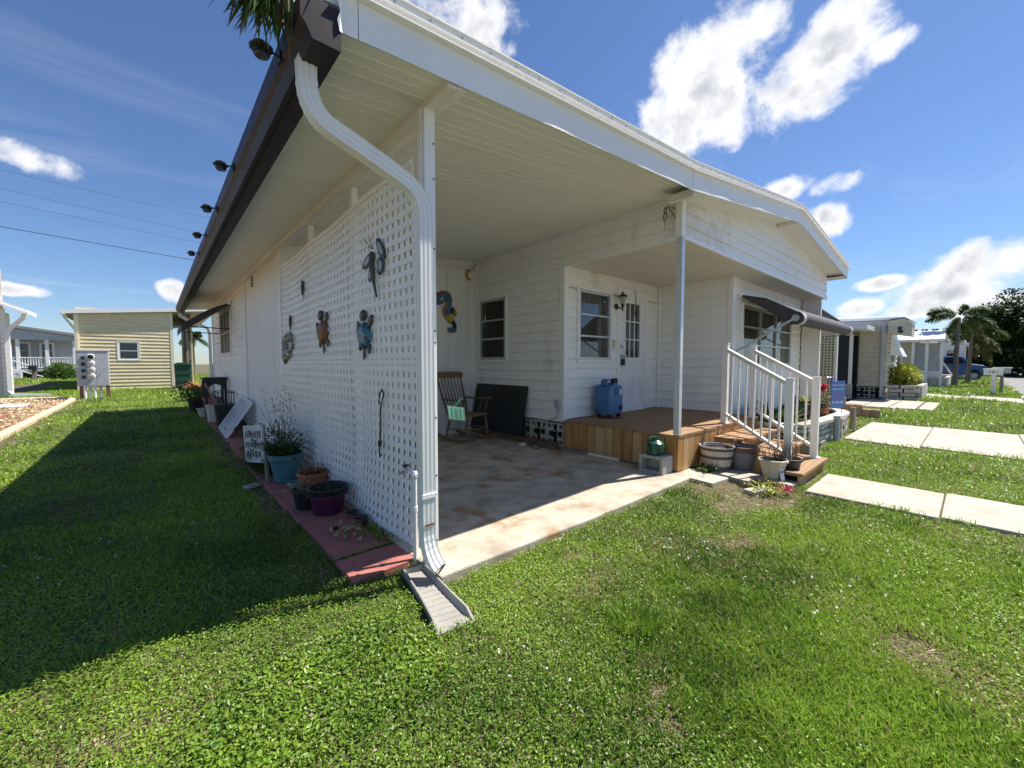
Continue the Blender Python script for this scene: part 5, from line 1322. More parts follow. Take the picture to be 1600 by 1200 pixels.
MB().box(13.96,14.06,2.50,2.56,0,2.36).build('post',TRIM,S); MB().box(14.3,14.32,2.6,6,0,2.3).build('dark_back',DARK,S)

# ------------------------------------------------------------------ neighbouring houses
def box_part(p, name, m, *a): return MB().box(*a).build(name, m, p)
# cream-yellow house behind
YH=thing('cream_house','cream yellow sided house with flat white roof edge behind the lawn','house',(-1,27,-.05))
wn=[(-1.26,-.52,1.38,2.24)]
siding(YH,Pl(1,27.0,-1),-2.6,.72,-.03,3.75,YELS,wn,pitch=.168,gap=.012,proud=.032,clip=lambda z:(-2.6 if z<3.42 else -2.6+(z-3.42)*9.5,.72))
window(YH,Pl(1,27.0,-1),*wn[0],rows=2,cols=1,fmat=TRIM,fw=.06,curtain='dark')
box_part(YH,'corner_trim',YELT,-2.66,-2.5,26.96,27.05,-.03,3.44); box_part(YH,'corner_trim',YELT,.66,.78,26.96,27.05,-.03,3.76)
box_part(YH,'wall',YELS,-2.6,.75,27.3,40,-.05,3.4)
MB().prism([(-3.05,3.42),(2.6,3.98),(2.6,4.16),(-3.05,3.60)],1,26.78,40).build('roof',ROOFW,YH)
MB().prism([(-3.05,3.40),(2.6,3.96),(2.6,3.975),(-3.05,3.415)],1,26.8,40).build('soffit',M('grey_soffit',(.45,.43,.38),rough=.6),YH)
MB().sweep([(-2.95,26.7,3.4),(-2.9,26.75,3.25),(-2.62,26.9,2.75),(-2.6,26.92,2.6),(-2.6,26.92,0)],[(-.05,-.04),(.05,-.04),(.05,.04),(-.05,.04)]).build('downspout',YELT,YH)
box_part(YH,'wall',YELS,1.55,1.62,28.2,38,0,3.9); box_part(YH,'porch_post',GREYW,1.30,1.40,27.4,27.5,0,3.85)
for a in (28.6,30.6): window(YH,Pl(0,1.55,-1),a,a+1.0,1.4,2.4,rows=2,fmat=TRIM,fw=.06,curtain='dark',solid=True)
t=thing('garbage_bin','dark green wheeled garbage bin beside the cream house','bin',(1.0,25.5,-.05))
GB=M('bin_green',(.01,.06,.035),rough=.5)
MB().prism([(.76,-.02),(1.30,-.02),(1.36,1.10),(.72,1.10)],1,25.0,25.6).build('bin_body',GB,t,bevel=.03)
MB().prism([(.70,1.10),(1.38,1.10),(1.34,1.20),(1.2,1.25),(.86,1.25),(.74,1.2)],1,24.95,25.65).build('bin_lid',GB,t,bevel=.02)
for z in (.35,.7): box_part(t,'rib',GB,.745,1.335,24.975,25.0,z,z+.05)
for x in (.80,1.22): MB().lathe((x,25.6,.06),[(.11,0),(.11,.05)],14,ax=(1,0,0)).build('wheel',BLACK,t)
# electric meter cabinet
t=thing('meter_cabinet','grey electric meter cabinet on wooden posts with four round meters','meter cabinet',(-1.6,20.5,-.05))
mp=Pl(1,20.5,-1)
mp.box(MB(),-2.02,-1.22,.42,1.66,-.28,0).build('cabinet_body',GREYP,t,bevel=.01)
for u0,u1 in ((-2.0,-1.79),(-1.78,-1.54),(-1.53,-1.24)): mp.box(MB(),u0,u1,.44,1.56,.0,.012).build('cabinet_panel',GREYP,t)
mp.box(MB(),-2.04,-1.20,1.66,1.70,-.3,.03).build('cabinet_hood',TRIM,t)
for i in range(4):
    z=1.44-.225*i
    m_=MB().lathe(mp.p(-1.66,z,.012),[(.10,0),(.10,.03),(.085,.05)],18,ax=(0,-1,0)).build('meter_ring',TRIM,t,smooth=True)
    MB().lathe(mp.p(-1.66,z,.05),[(.083,0),(.075,.05),(.03,.07)],18,ax=(0,-1,0)).build('meter_glass',DARK if i==0 else M('meter_face%d'%i,(.5,.5,.47),(.2,.2,.2),20,.2),m_,smooth=True)
    mp.box(MB(),-1.90,-1.81,z-.09,z+.02,.012,.05).build('breaker',BLACK,t)
for u in (-1.45,-1.33): MB().tube([mp.p(u,1.05,.05),mp.p(u-.06,.90,.05)],.012,6).build('hasp',GALV,t)
for u in (-1.98,-1.32): mp.box(MB(),u,u+.10,-.08,.42,-.22,-.10).build('post',TIMBER,t)
for i,u in enumerate((-1.84,-1.72,-1.60,-1.46)): MB().lathe(mp.p(u,-.08,-.06),[(.042,0),(.042,.50)],10).build('conduit',GALV if i%2 else TRIM,t,smooth=True)
# house at far left
LHs_=thing('beige_house','pale beige sided house with white eaves and downspout at far left','house',(-6,23.4,-.05))
siding(LHs_,Pl(1,23.4,-1),-9,-4.06,-.05,4.6,M('pale_peach_siding',(.70,.62,.54),(.62,.55,.47),3,.5),pitch=.175,gap=.03,proud=.05,clip=lambda z:(-9,-4.06 if z<3.15 else -4.06-(z-3.15)*1.95))
box_part(LHs_,'corner_trim',TRIM,-4.14,-4.02,23.36,23.44,-.05,3.2); box_part(LHs_,'wall',WHITE,-9,-4.08,23.5,24.4,-.05,3.1)
MB().prism([(-9,5.6),(-3.42,3.02),(-3.42,3.17),(-9,5.78)],1,22.9,24.6).build('roof',ROOFW,LHs_)
MB().prism([(-9,5.57),(-3.38,2.98),(-3.38,3.06),(-9,5.66)],1,22.86,22.92).build('rake_trim',TRIM,LHs_)
MB().sweep([(-3.5,23.0,3.0),(-3.52,23.05,2.9),(-3.92,23.3,2.45),(-3.98,23.3,2.3),(-3.98,23.3,.2),(-3.95,23.25,.05),(-3.0,23.2,-.01)],[(-.06,-.05),(.06,-.05),(.06,.05),(-.06,.05)]).build('downspout',TRIM,LHs_)
# grey porch house far back left
G=thing('grey_porch_house','grey house with white railed porch beyond the lawn','house',(-9,50,-.05))
box_part(G,'wall',LGREY,-16,-4.9,53,60,0,3.3)
MB().prism([(-16,5.2),(-4.5,3.42),(-4.5,3.62),(-16,5.45)],1,50,61).build('roof',GREYROOF,G)
MB().prism([(-16,3.1),(-4.75,3.1),(-4.75,3.40),(-16,5.15)],1,50.2,50.35).build('gable',LGREY,G)
box_part(G,'porch_floor',LGREY,-16,-4.9,50.2,53,.55,.75)
for i in range(4): box_part(G,'porch_step',LGREY,-13,-7.9,50.2-.35*(4-i),50.2-.35*(3-i),0,.14*(i+1))
for x in (-8.1,-6.55,-5.0,-10.3): box_part(G,'post',TRIM,x-.1,x+.1,50.25,50.45,.75,3.1)
for u0,u1 in ((-8.6,-7.85),(-7.3,-6.5)): window(G,Pl(1,53,-1),u0,u1,1.0,2.95,rows=3,fmat=TRIM,fw=.10,curtain='dark',solid=True)
box_part(G,'top_rail',TRIM,-10.2,-4.9,50.3,50.38,1.62,1.70); box_part(G,'bottom_rail',TRIM,-10.2,-4.9,50.3,50.38,.84,.90)
bal=MB().box(0,.05,50.32,50.36,.9,1.62)
for i in range(36): MB().box(-10.1+.145*i,-10.04+.145*i,50.32,50.36,.9,1.62).build('baluster',TRIM,G)
MB().bar((-8.75,50.1,1.6),(-6.9,48.6,.8),.07).build('stair_rail',TRIM,G); MB().bar((-8.75,50.1,.9),(-6.6,48.4,.15),.07).build('stair_rail',TRIM,G)
def bush(name,label,c,r,n,mat,leaf=(.08,.15),lw=.06,group=None):
    t=thing(name,label,'bush',(c[0],c[1],GZ),group)
    d=ball_dirs(n,.25); rad=rng.random(n)**.4; lump=.8+.35*vnoise(np.arctan2(d[:,1],d[:,0])*2+c[0],d[:,2]*3,1.3,3)
    P=np.array(c)[None]+d*rad[:,None]*np.array(r)[None]*lump[:,None]; P[:,2]=np.maximum(P[:,2],GZ+.02)
    f=Fol();f.add(P,d+rng.normal(0,.6,(n,3))+np.array([[0,0,.3]]),rng.uniform(*leaf,n),lw);f.build('foliage',mat,t)
    stems(10,(c[0],c[1],GZ),min(r[0],r[1])*.3,r[2]*.5,r[2]*1.2,.5,.012).build('stem',LM_DRY,t); return t
bush('shrub','round yellow-green shrub in front of the grey porch house',(-5.25,45.5,.5),(1.0,.8,.72),1500,LM_MID,(.12,.22),.10)
t=thing('mailbox_post','dark stubby mailbox post in front of the grey porch house','mailbox',(-6.6,45.5,-.05)); box_part(t,'post',GREYW,-6.72,-6.5,45.4,45.6,-.05,.75); box_part(t,'box',BLKM,-6.85,-6.45,45.2,45.7,.7,1.05)
# power lines in the sky
PLN=M('power_cable',(.02,.02,.022),rough=.6)
for k,(za,zb,r) in enumerate(((19.0,18.6,.013),(17.3,16.6,.013),(16.1,15.5,.013),(13.8,13.4,.032))):
    pts=[(x,60,za+(zb-za)*(x+10)/14+(0.0007*(x-40)**2-1.4)*(.4)) for x in np.linspace(-60,90,40)]
    off=[(0.0007*(x-40)**2-1.4)*.4 for x in (-10,4)]
    pts=[(x,60,z-off[0]+(off[0]-off[1])*0) for x,_,z in pts]
    tag(MB().tube(pts,r,5).build('power_line',PLN),('uppermost','second from top','third from top','lowest and thickest')[k]+' overhead cable crossing the sky at left','cable','overhead cables')
# ---- neighbours to the right
N=thing('beige_neighbour_house','beige sided neighbour house with white roof box and screened porch','house',(19,2.0,-.05))
siding(N,Pl(0,19.0,-1),2.05,2.78,.40,2.55,BEIGE,pitch=.17,gap=.022,proud=.04); box_part(N,'wall',BEIGE,19.065,21.4,2.4,12,.45,2.5)
siding(N,Pl(1,2.03,-1),19.0,21.4,.40,2.5,BEIGE,[(19.5,20.9,1.2,2.2)],pitch=.17,gap=.022,proud=.04)
window(N,Pl(1,2.03,-1),19.5,20.9,1.2,2.2,rows=2,cols=3,fmat=TRIM,fw=.06,curtain='dark')
MB().prism([(1.62,2.68),(12,3.0),(12,3.08),(1.62,2.76)],0,18.85,21.5).build('roof',ROOFW,N)
MB().prism([(1.9,2.52),(12,2.8),(12,2.98),(1.9,2.67)],0,18.94,18.99).build('fascia',LGREY,N)
MB().prism([(1.44,2.12),(2.02,2.24),(2.02,2.66),(1.62,2.70),(1.44,2.56)],0,18.9,19.8).build('roof_box',BEIGE,N)
MB().prism([(1.42,2.57),(1.60,2.715),(2.0,2.68),(2.0,2.71),(1.60,2.75),(1.40,2.60)],0,18.85,19.9).build('box_cap',ROOFW,N)
t_=MB().prism([(1.63,2.30),(1.70,2.34),(1.66,2.42),(1.76,2.46),(1.80,2.40),(1.76,2.34),(1.80,2.28),(1.70,2.22)],0,18.88,18.897).build('bird_emblem',BLKM,N)
MB().sweep([(18.93,2.14,2.6),(18.93,2.14,.15),(18.9,2.12,.03),(18.6,1.95,-.02)],[(-.045,-.04),(.045,-.04),(.045,.04),(-.045,.04)],up=(0,1,0)).build('downspout',LGREY,N)
for i in range(3): breeze_block(N,Pl(0,19.0,-1),2.06+.40*i,-.02,.39,STONE)
box_part(N,'dark_crawl_sheet',DARK,19.1,19.12,2.05,3.3,-.05,.40)  # black sheet stands in for shade under the neighbour's floor
# hinged storm awning
MB().add([(19.35,2.0,2.25),(20.6,2.0,2.25),(20.6,1.66,1.45),(19.35,1.66,1.45)],[(0,1,2,3)]).build('storm_awning',ROOFW,N)
MB().add([(19.35,2.0,2.25),(19.35,1.66,1.45),(19.35,2.0,1.5)],[(0,1,2)]).build('awning_side',TRIM,N)
# screened porch
for y in (2.86,3.28,3.72,4.6): box_part(N,'porch_post',TRIM,18.0,18.08,y-.04,y+.04,0,2.3)
for a,b in ((2.9,3.24),(3.32,3.68),(3.76,4.56)): box_part(N,'screen_panel',SCREEN,18.03,18.045,a,b,.55,2.25)
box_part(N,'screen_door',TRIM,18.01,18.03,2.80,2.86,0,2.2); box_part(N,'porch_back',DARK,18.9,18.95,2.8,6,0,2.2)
for z in range(4):
    for k in range(2): box_part(N,'porch_stone',STONE,17.95,18.02,2.78+.2*k,2.97+.2*k,.0+.13*z,.12+.13*z)
box_part(N,'knee_wall',STONE,18.025,18.06,3.2,6,0,.55)
MB().prism([(2.35,2.32),(6.0,2.45),(6.0,2.60),(2.35,2.47)],0,17.3,19.0).build('porch_roof',ROOFW,N)
t=thing('stone_planter','low square white stone planter of yellow crotons by the beige house','planter',(20,1.8,-.05))
for c in range(4):
    z=-.05+.135*c
    s=1.18
    for k in range(2):
        MB().box(19.15,19.35,1.20+.42*k+.1*(c%2),1.575+.42*k+.1*(c%2),z,z+.112).build('stone',STONE,t)
    for k in range(6): MB().box(19.36+.42*k-.2*(c%2)+(.2 if k==0 and c%2 else 0),19.735+.42*k-.2*(c%2),1.16,1.30,z,z+.112).build('stone',STONE,t)
box_part(t,'soil_fill',SOIL,19.3,21.8,1.28,1.98,-.05,.42)
for x,y,r,lab in ((19.75,1.68,.34,'nearest yellow croton bush in the square planter'),(20.5,1.66,.42,'middle yellow croton bush in the square planter'),(21.3,1.66,.40,'furthest yellow croton bush in the square planter')):
    bush('croton_bush',lab,(x,y,.72),(r,.36,.42),750,LM_YEL,(.09,.16),.06,'croton bushes')
t=tag(MB().box(15.6,18.6,.70,1.0,-.12,-.03).build('edging_slab',CONC2),'thin concrete strip edging the patio of the beige house','slab')
pt=thing('patio_slabs','pale paved patio strip in front of the beige house','patio',(17,1.5,-.05))
for i in range(5):
    for j in range(3): MB().box(15.4+.66*i,16.03+.66*i,1.05+.55*j,1.57+.55*j,-.12,-.02+random.uniform(-.006,.006)).build('slab',CONC2,pt)
# third house
T3=thing('white_roof_house','pale house with ribbed white metal porch roof beyond the croton planter','house',(31,1.4,-.05))
box_part(T3,'wall',BEIGE,31.5,40,2.3,10,0,2.6); 
siding(T3,Pl(0,31.5,-1),2.3,3.6,.0,2.45,BEIGE,pitch=.15)
window(T3,Pl(0,31.47,-1),2.75,3.25,1.0,2.0,rows=2,fmat=TRIM,curtain='dark',solid=True)
MB().prism([(30.85,2.40),(33.3,3.02),(35.8,2.40),(35.8,2.47),(33.3,3.10),(30.85,2.47)],1,1.12,9).build('roof',ROOFW,T3)
box_part(T3,'eave',TRIM,30.8,30.86,1.1,9,2.36,2.48)
MB().prism([(30.95,2.38),(33.3,2.98),(35.6,2.38)],1,1.30,1.36).build('gable',BEIGE,T3)
for i in range(9): MB().bar((30.85,1.18+.42*i,2.50),(33.3,1.18+.42*i,3.12),.035,.05).build('roof_rib',ROOFW,T3)
for i in range(6): box_part(T3,'ridge_vent',BLKM,33.15,33.3,1.45+.42*i,1.72+.42*i,3.10,3.15)
MB().add([(30.82,1.12,2.42),(33.3,1.12,3.06),(35.8,1.12,2.42),(35.8,1.12,2.30),(33.3,1.12,2.94),(30.82,1.12,2.30)],[(0,1,4,5),(1,2,3,4)]).build('rake_trim',TRIM,T3)
MB().add([(30.9,1.3,2.5),(30.9,.8,2.05),(40,.8,2.05),(40,1.3,2.5)],[(0,1,2,3)]).build('porch_awning',M('cream_awning',(.66,.6,.48),rough=.6),T3)
for y in (1.2,1.75,2.28): box_part(T3,'porch_post',TRIM,31.0,31.12,y-.06,y+.06,0,2.45)
box_part(T3,'porch_screen',LGREY,31.6,31.62,1.3,2.3,.8,2.3); box_part(T3,'porch_wall',TRIM,31.55,31.6,1.2,2.3,0,.8)
box_part(T3,'porch_floor',STONE,31.2,40,.95,2.3,-.05,.45)
for c in range(3):
    for k in range(4): box_part(T3,'stone',STONE,31.1,31.2,.95+.34*k,1.27+.34*k,-.05+.165*c,.10+.165*c)
MB().bar((31.2,1.3,1.5),(33,.8,.5),.06).build('stair_rail',TRIM,T3)
T4=thing('white_gable_house','small white gabled house behind the palm trees','house',(48,2,-.05))
box_part(T4,'wall',TRIM,47,54,.6,8,0,3.0); MB().prism([(-.1,2.6),(3,3.6),(8.5,3.2),(8.5,3.0),(3,3.4),(-.1,2.45)],0,46.5,55).build('roof',ROOFW,T4)
box_part(T4,'carport_post',TRIM,46.6,46.75,.3,.42,0,2.6)
for a in (1.0,2.0): window(T4,Pl(0,47,-1),a,a+.6,1.2,2.3,rows=2,fmat=TRIM,curtain='dark',solid=True)
# blue pickup
cp=thing('blue_pickup','blue pickup truck parked beyond the palm trees','pickup truck',(46,.6,-.05))
CB=M('blue_car_paint',(.012,.085,.26),rough=.22)
prof=[(2.6,.35),(2.65,.95),(2.55,1.1),(1.15,1.12),(1.0,1.62),(.75,1.72),(-.25,1.72),(-.45,1.66),(-.95,1.16),(-1.85,1.05),(-2.0,.9),(-2.0,.38),(-1.6,.38),(-1.45,.7),(-.95,.7),(-.8,.38),(1.3,.38),(1.45,.7),(1.95,.7),(2.1,.38)]
cy=lambda u:.95+u*.74
MB().prism([(cy(y),z) for y,z in prof],0,44.2,46.0).build('car_body',CB,cp,bevel=.06)
MB().prism([(cy(.9),1.16),(cy(.7),1.6),(cy(-.2),1.62),(cy(-.78),1.18)],0,44.17,44.2).build('side_window',DARK,cp)
for u in (1.7,-1.2):
    w_=MB().lathe((44.15,cy(u),.30),[(.30,0),(.34,.03),(.34,.2),(.30,.22)],20,ax=(1,0,0)).build('wheel',BLACK,cp,smooth=True); MB().lathe((44.14,cy(u),.30),[(.19,0),(.19,.02)],14,ax=(1,0,0)).build('rim',GREYP,w_)
MB().box(44.3,44.7,cy(-2.02),cy(-1.97),.75,.9).build('headlight',TRIM,cp)
MB().box(44.1,44.2,cy(-.55),cy(-.45),1.15,1.3).build('wing_mirror',CB,cp)
# mailbox by the road
t=thing('mailbox','white community mailbox on a single post by the far path','mailbox',(25.2,-.49,-.05))
box_part(t,'post',TRIM,25.14,25.26,-.55,-.43,-.05,.75); box_part(t,'box',TRIM,25.0,25.5,-.72,-.22,.74,.96)
MB().prism([(-.75,.955),(-.2,.955),(-.2,.985),(-.47,1.02),(-.75,.985)],0,24.97,25.53).build('box_lid',TRIM,t)
text_mesh('7 8 1',.13,INK,t,Matrix.Translation((24.985,-.47,.86))@Matrix.Rotation(-math.pi/2,4,'Z')@Matrix.Rotation(math.pi/2,4,'X'))
t=thing('mailbox','second mailbox behind, its grey roof showing past the white one','mailbox',(27,-.75,-.05)); box_part(t,'post',GREYW,26.95,27.05,-.8,-.7,-.05,.8); box_part(t,'box',GREYP,26.8,27.3,-.98,-.52,.8,1.0); box_part(t,'box_lid',TRIM,26.76,27.34,-1.02,-.48,1.0,1.04)

# ------------------------------------------------------------------ palms and trees
BARK=M('palm_bark',(.20,.17,.14),(.13,.11,.09),6,.9,.5,30,stretch=(1,1,4)); BARK2=M('tree_bark',(.10,.08,.06),(.06,.05,.04),6,.9,.5,20)
LM_PALM=leaf_mat('palm_leaf',(.03,.07,.012),(.10,.16,.03),(.22,.15,.06),trans=.3,rough=.6); LM_TREE=leaf_mat('oak_leaf',(.014,.032,.008),(.055,.095,.022),(.12,.11,.04),trans=.25)
def palm(label,b,h,nf,fl,lean=(0,0),low=-.6,r=.16,fixed=()):
    t=thing('palm_tree',label,'palm tree',b,'palm trees down the street')
    pts=[(b[0]+lean[0]*(i/6)**2,b[1]+lean[1]*(i/6)**2,b[2]+h*i/6) for i in range(7)]
    MB().taper(pts,[r*1.25,r,r*.9,r*.85,r*.8,r*.75,r*.5],10).build('trunk',BARK,t,smooth=True)
    top=np.array(pts[-1])
    for k in range(nf+len(fixed)):
        a=2*math.pi*k/max(nf,1)+random.uniform(-.3,.3); el=random.uniform(low,1.25); L=fl*random.uniform(.8,1.1); m=30
        if k>=nf: a,el,L=fixed[k-nf]; a=math.radians(a)
        s=np.linspace(0,1,m); 
        out=s*math.cos(el)*L*(1-.15*s)+.12*s*L; up=s*math.sin(el)*L-(s**2)*L*.55
        P=top[None]+np.stack([out*math.cos(a),out*math.sin(a),up],1)
        tan=unit(np.gradient(P,axis=0)); side=unit(np.cross(tan,np.array([[0,0,1.]]))+1e-4); nn=np.cross(side,tan)
        f=Fol()
        for j in range(8):
            q_=2*math.pi*j/8+rng.uniform(-.5,.5,m); D=tan*.55+side*np.cos(q_)[:,None]+nn*np.sin(q_)[:,None]*.8
            f.add(P[3:],D[3:],L*.26*np.sin(np.pi*np.clip(s[3:]*.85+.12,0,1))+.05,.045,blade=True,droop=.25,g=(rng.random(m-3)<(.5 if el<-.2 else .06))*.7)
        f.build('frond',LM_PALM,t)
palm('near foxtail palm with full drooping crown behind the stone steps',(33.0,.74,-.05),3.75,1,1.0,(0,-.05),-.9,.12,((95,.8,1.75),(85,.5,1.5),(-60,1.45,1.25),(-95,.75,1.5),(-85,.1,1.4),(-90,-.6,1.3),(100,-.9,1.1)))
palm('second palm, partly behind the near palm, with ragged brown fronds',(38.5,.30,-.05),3.1,7,1.5,(0,-.1),-1.2,.12,((90,.4,1.1),(-90,.9,1.4),(-95,.3,1.5),(-85,-.4,1.3),(-90,-1.0,1.4)))
palm('small distant palm seen between the cream house and the awning',(3.0,52.0,-.05),3.9,12,1.4,(0,0),-.4,.14)
def tree(label,b,h,cr,n,mat=LM_TREE):
    t=thing('tree',label,'tree',b,'trees at the end of the street')
    q=MB(); q.taper([b,(b[0],b[1]+.1,b[2]+h*.3),(b[0]+.2,b[1],b[2]+h*.6)],[.3,.22,.12],8)
    for i in range(6):
        a=random.uniform(0,6.28); q.taper([(b[0],b[1],b[2]+h*random.uniform(.25,.5)),(b[0]+math.cos(a)*cr*.4,b[1]+math.sin(a)*cr*.4,b[2]+h*.65),(b[0]+math.cos(a)*cr*.7,b[1]+math.sin(a)*cr*.7,b[2]+h*.8)],[.12,.08,.03],6)
    q.build('trunk',BARK2,t,smooth=True)
    f=Fol(); nc=26; per=n//nc
    for i in range(nc):
        d=ball_dirs(1,.15)[0]; rr=random.random()**.5; c=np.array([b[0],b[1],b[2]+h*.56])+d*rr*np.array([cr,cr,h*.42]); s=cr*random.uniform(.22,.42)
        dd=ball_dirs(per,.1); P=c[None]+dd*(rng.random(per)**.45)[:,None]*s
        f.add(P,dd+rng.normal(0,.7,(per,3)),rng.uniform(.22,.45,per),.20,r=np.clip(rng.normal(.35+.25*random.random(),.2,per),0,1))
    f.build('crown',mat,t)
for i,(x,y,h,cr) in enumerate(((62,-1.7,7.0,2.4),(66,-3.4,8.6,3.2),(60,-4.6,8.0,2.8),(70,.3,6.2,2.6),(74,-6.5,9.4,3.4),(76,3.6,5.4,2.6),(64,-8.5,8.4,3.2))):
    tree(['tall dark tree left of the gap at the street end','broad dark tree at the street end','nearest dark tree at the right edge','lower dark tree behind the palms','tallest dark tree furthest right','low bushy tree behind the white gabled house','dark tree beyond the right edge of the street'][i],(x,y,-.05),h,cr,9000)
for i,(x,y,r) in enumerate(((59,-3.2,1.7),(61,-6.8,1.9),(66,-1.0,1.6),(67,1.2,1.4))):
    bush('hedge_bush',('dark hedge bush under the trees beside the road','dark hedge bush at the right edge','dark hedge bush left of the road end','dark hedge bush behind the pickup')[i],(x,y,.8),(1.5,r,1.5),1500,LM_TREE,(.25,.45),.2,'hedge bushes at the street end')

# ------------------------------------------------------------------ lawn
LM_LAWN=leaf_mat('lawn_leaf',(.040,.110,.011),(.29,.435,.048),(.42,.33,.18),trans=.36,rough=.36)
LM_FLOWER=leaf_mat('tiny_white_flower',(.75,.72,.75),(.8,.8,.8),(.8,.7,.8),trans=.2)
def blocked(x,y):
    b=(x>1.19)&(x<4.68)&(y>1.95)&(y<15)
    b|=(x>4.3)&(x<11.2)&(y>2.1)
    b|=(x>.80)&(x<1.25)&(y>2.28)&(y<14.4)
    b|=(x>4.9)&(x<6.05)&(y>1.10)&(y<2.2); b|=(x>4.72)&(x<5.70)&(y<1.07)
    b|=(x>6.9)&(x<10.15)&(y>1.5); b|=(x>8.45)&(x<11.5)&(y<1.43); b|=(y<-1.2)
    b|=(x<-1.9)&(y>3.8)&(y<21.5)&(x>-14)
    b|=(x>20.2)&(x<23.9)&(y<1.36)&(x>20.3+(y+1.1)*.65)&(x<22.8+(y+1.1)*.45)
    b|=(x>18.9)&(x<22)&(y>1.2); b|=(x>30.9)&(y>.95)&(x<41); b|=(x>15.3)&(x<18.8)&(y>.68)&(y<2.8); b|=(x>17)&(y>2.3)&(x<27); b|=(x<1.7)&(x>-2.7)&(y>27)
    b|=(x<-4)&(y>23.4)&(x>-9.2)&(y<37); 
    b|=(np.abs((x-1.085)-(y-1.88)*.16)<.10)&(y>1.58)&(y<2.18)
    return b
def sample(d0,d1,dens):
    a0,a1=math.radians(-62),math.radians(64)                     # a wide fan round the view
    area=(d1*d1-d0*d0)*(a1-a0)/2; n=int(area*dens)
    a=rng.uniform(a0,a1,n)+YAW; d=np.sqrt(rng.uniform(d0*d0,d1*d1,n))
    x=d*np.sin(a); y=d*np.cos(a); jx=.07*(vnoise(x,y,8,21)-.5)+.04*(vnoise(x,y,25,22)-.5); jy=.07*(vnoise(x,y,8,23)-.5)+.04*(vnoise(x,y,25,24)-.5)
    k=~blocked(x+jx,y+jy); return x[k],y[k]
PATCH=((1.44,.76,.11,.06,.62),(1.33,.64,.09,.06,.62),(1.52,.88,.08,.05,.5),(1.25,.72,.07,.05,.4),(2.05,1.72,.16,.10,.34),(3.6,1.35,.25,.15,.25),(1.95,1.45,.12,.08,.2),(2.5,.15,.14,.10,.34),(3.1,1.05,.2,.12,.3),(.35,1.35,.10,.07,.36))
def dry(x,y):
    """bare, straw-coloured patches"""
    v=.10+vnoise(x,y,1.5,1)*.42+vnoise(x,y,4.2,2)*.32
    for (px,py,sx,sy,am) in PATCH: v=v+am*np.exp(-(((x-px)/sx)**2+((y-py)/sy)**2))
    v=v+.75*np.exp(-(((x-4.25)/.58)**2+((y-1.42)/.46)**2)**2)      # soil by the steps
    v=v+.35*np.exp(-((x-.72)**2/.006))*(y>2.4)*(y<9)
    v=v+.35*np.exp(-((x+1.8)**2/.03))*(y>5)*(y<20)
    return v
def lawn_layer(d0,d1,dens,scale,fol,flw):
    x,y=sample(d0,d1,dens); v=dry(x,y); keep=rng.random(len(x))<np.clip((.90-v)*5.0,.10,1); x,y,v=x[keep],y[keep],v[keep]
    n=len(x); ty=vnoise(x,y,.85,5)*.65+vnoise(x,y,2.7,6)*.35
    cover=ty+rng.normal(0,.20,n)+.22*np.clip((1.0-x)/1.2,-1,1)*(y<4) > .50         # broad-leaved ground cover or grass
    hgt=.7+.6*vnoise(x,y,1.9,8)
    tone=np.clip(-.22+.75*vnoise(x,y,1.2,9)+.55*vnoise(x,y,4.5,31)+.22*vnoise(x,y,13,32)+rng.normal(0,.18,n),0,1)
    z=GZ+.03*(((x>4.70)&(x<5.72)&(y<1.1))|((x>8.4)&(x<11.5)&(y<1.5)))
    k=cover; m=int(k.sum())
    P=np.stack([x[k],y[k],z[k]+rng.uniform(.004,.042,m)*hgt[k]],1); a=rng.uniform(0,6.28,m)
    D=np.stack([np.cos(a),np.sin(a),rng.uniform(-.1,.9,m)],1); big=1+.4*(vnoise(x[k],y[k],1.1,12)>.60)*(x[k]<.9)
    fol.add(P,D,rng.uniform(.007,.0165,m)*scale*big,rng.uniform(.0045,.010,m)*scale*big,r=np.clip(tone[k]+.12,0,1),g=(rng.random(m)<.02+.4*np.clip(v[k]-.6,0,1))*.9,fold=.3,droop=.1)
    k=~cover; m=int(k.sum())
    P=np.stack([x[k],y[k],z[k]],1); a=rng.uniform(0,6.28,m)
    D=np.stack([np.cos(a)*rng.uniform(.1,1.3,m),np.sin(a)*rng.uniform(.1,1.3,m),np.ones(m)],1)
    fol.add(P,D,rng.uniform(.022,.055,m)*hgt[k]*(1+(scale-1)*.6),rng.uniform(.0026,.0048,m)*scale*1.15,r=np.clip(tone[k]*1.25+.12,0,1.15),g=(rng.random(m)<.04+.8*np.clip(v[k]-.50,0,1))*.9,blade=True,droop=.22)
f=Fol()
for a in ((.55,1.7,30000,1.0),(1.7,2.6,23000,1.05),(2.6,4.0,12500,1.25),(4.0,6.5,5200,1.6),(6.5,11,1900,2.3),(11,19,640,3.4),(19,34,200,5.5),(34,62,40,9.0)): lawn_layer(*a,f,None)
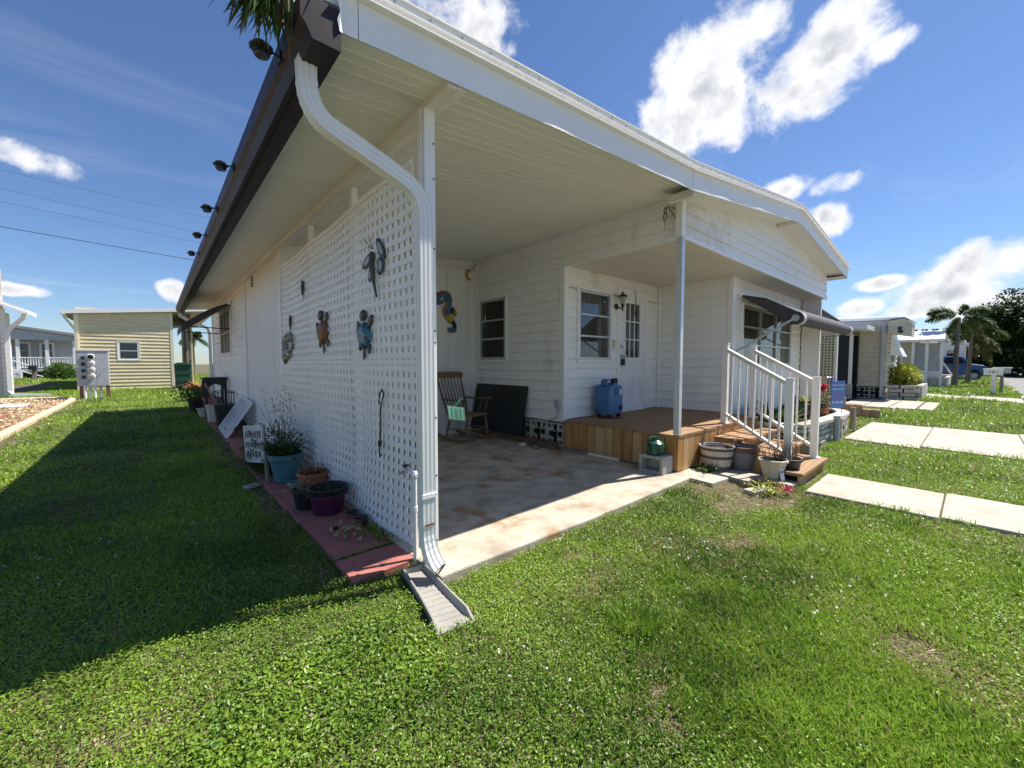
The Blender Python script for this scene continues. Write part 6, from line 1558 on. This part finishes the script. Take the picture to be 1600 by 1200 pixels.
# tufts of longer grass
for (tx,ty,n,h) in ((1.72,1.05,240,.13),(2.35,1.15,130,.10),(3.2,.62,120,.10),(2.05,-.05,110,.09),(-.25,2.35,120,.15),(-.05,2.45,70,.14),(3.6,-.25,120,.10),(1.05,.95,70,.08),(4.3,.3,150,.12),(3.9,1.6,90,.09),(2.9,1.75,90,.08),(1.9,1.85,80,.07)):
    a=rng.uniform(0,6.28,n); rr=np.sqrt(rng.random(n))*.11
    f.add(np.stack([tx+rr*np.cos(a),ty+rr*np.sin(a),np.full(n,GZ)],1),np.stack([np.cos(a)*rng.uniform(.1,.8,n),np.sin(a)*rng.uniform(.1,.8,n),np.ones(n)],1),rng.uniform(.6,1.2,n)*h,.0045,r=np.clip(rng.normal(.45,.2,n),0,1),blade=True,droop=.3)
# straw and dead stems lying in the bare patches
x,y=sample(.6,5.5,3500); v=dry(x,y); k=rng.random(len(x))<np.clip((v-.48)*4,0,1); x,y=x[k],y[k]; n=len(x); a=rng.uniform(0,6.28,n)
f.add(np.stack([x,y,GZ+rng.uniform(.002,.012,n)],1),np.stack([np.cos(a),np.sin(a),rng.uniform(-.05,.15,n)],1),rng.uniform(.02,.07,n),.003,g=1.,blade=True,droop=0)
# weeds in the joint between the pavers
n=260; f.add(np.stack([rng.uniform(.84,1.22,n),rng.normal(2.605,.008,n),np.full(n,-.01)],1),ball_dirs(n,.9),rng.uniform(.01,.022,n),.011)
n=160; f.add(np.stack([rng.normal(1.17,.035,n),rng.normal(2.85,.12,n),np.full(n,.0)],1),ball_dirs(n,.9),rng.uniform(.02,.05,n),.016)
grass=f.build('lawn_grass',LM_LAWN); grass['kind']='stuff'; tag(grass,'patchy green lawn of grass and small-leaved ground cover','grass')
f=Fol()
x,y=sample(.8,4.0,30); k=vnoise(x,y,1.3,15)+.35*np.exp(-((x-1.75)**2+(y-1.8)**2)/.06)>.72; x,y=x[k],y[k]
for j in range(7):
    a=j*.9; n=len(x); f.add(np.stack([x,y,GZ+.045+rng.uniform(0,.01,n)],1),np.stack([np.full(n,math.cos(a)),np.full(n,math.sin(a)),np.full(n,.5)],1),.008,.007)
fl_=f.build('lawn_flowers',LM_FLOWER); fl_['kind']='stuff'; tag(fl_,'tiny white flowers scattered through the lawn','flowers')
print('lawn tris', len(grass.data.polygons), 'total objects', len(bpy.data.objects))
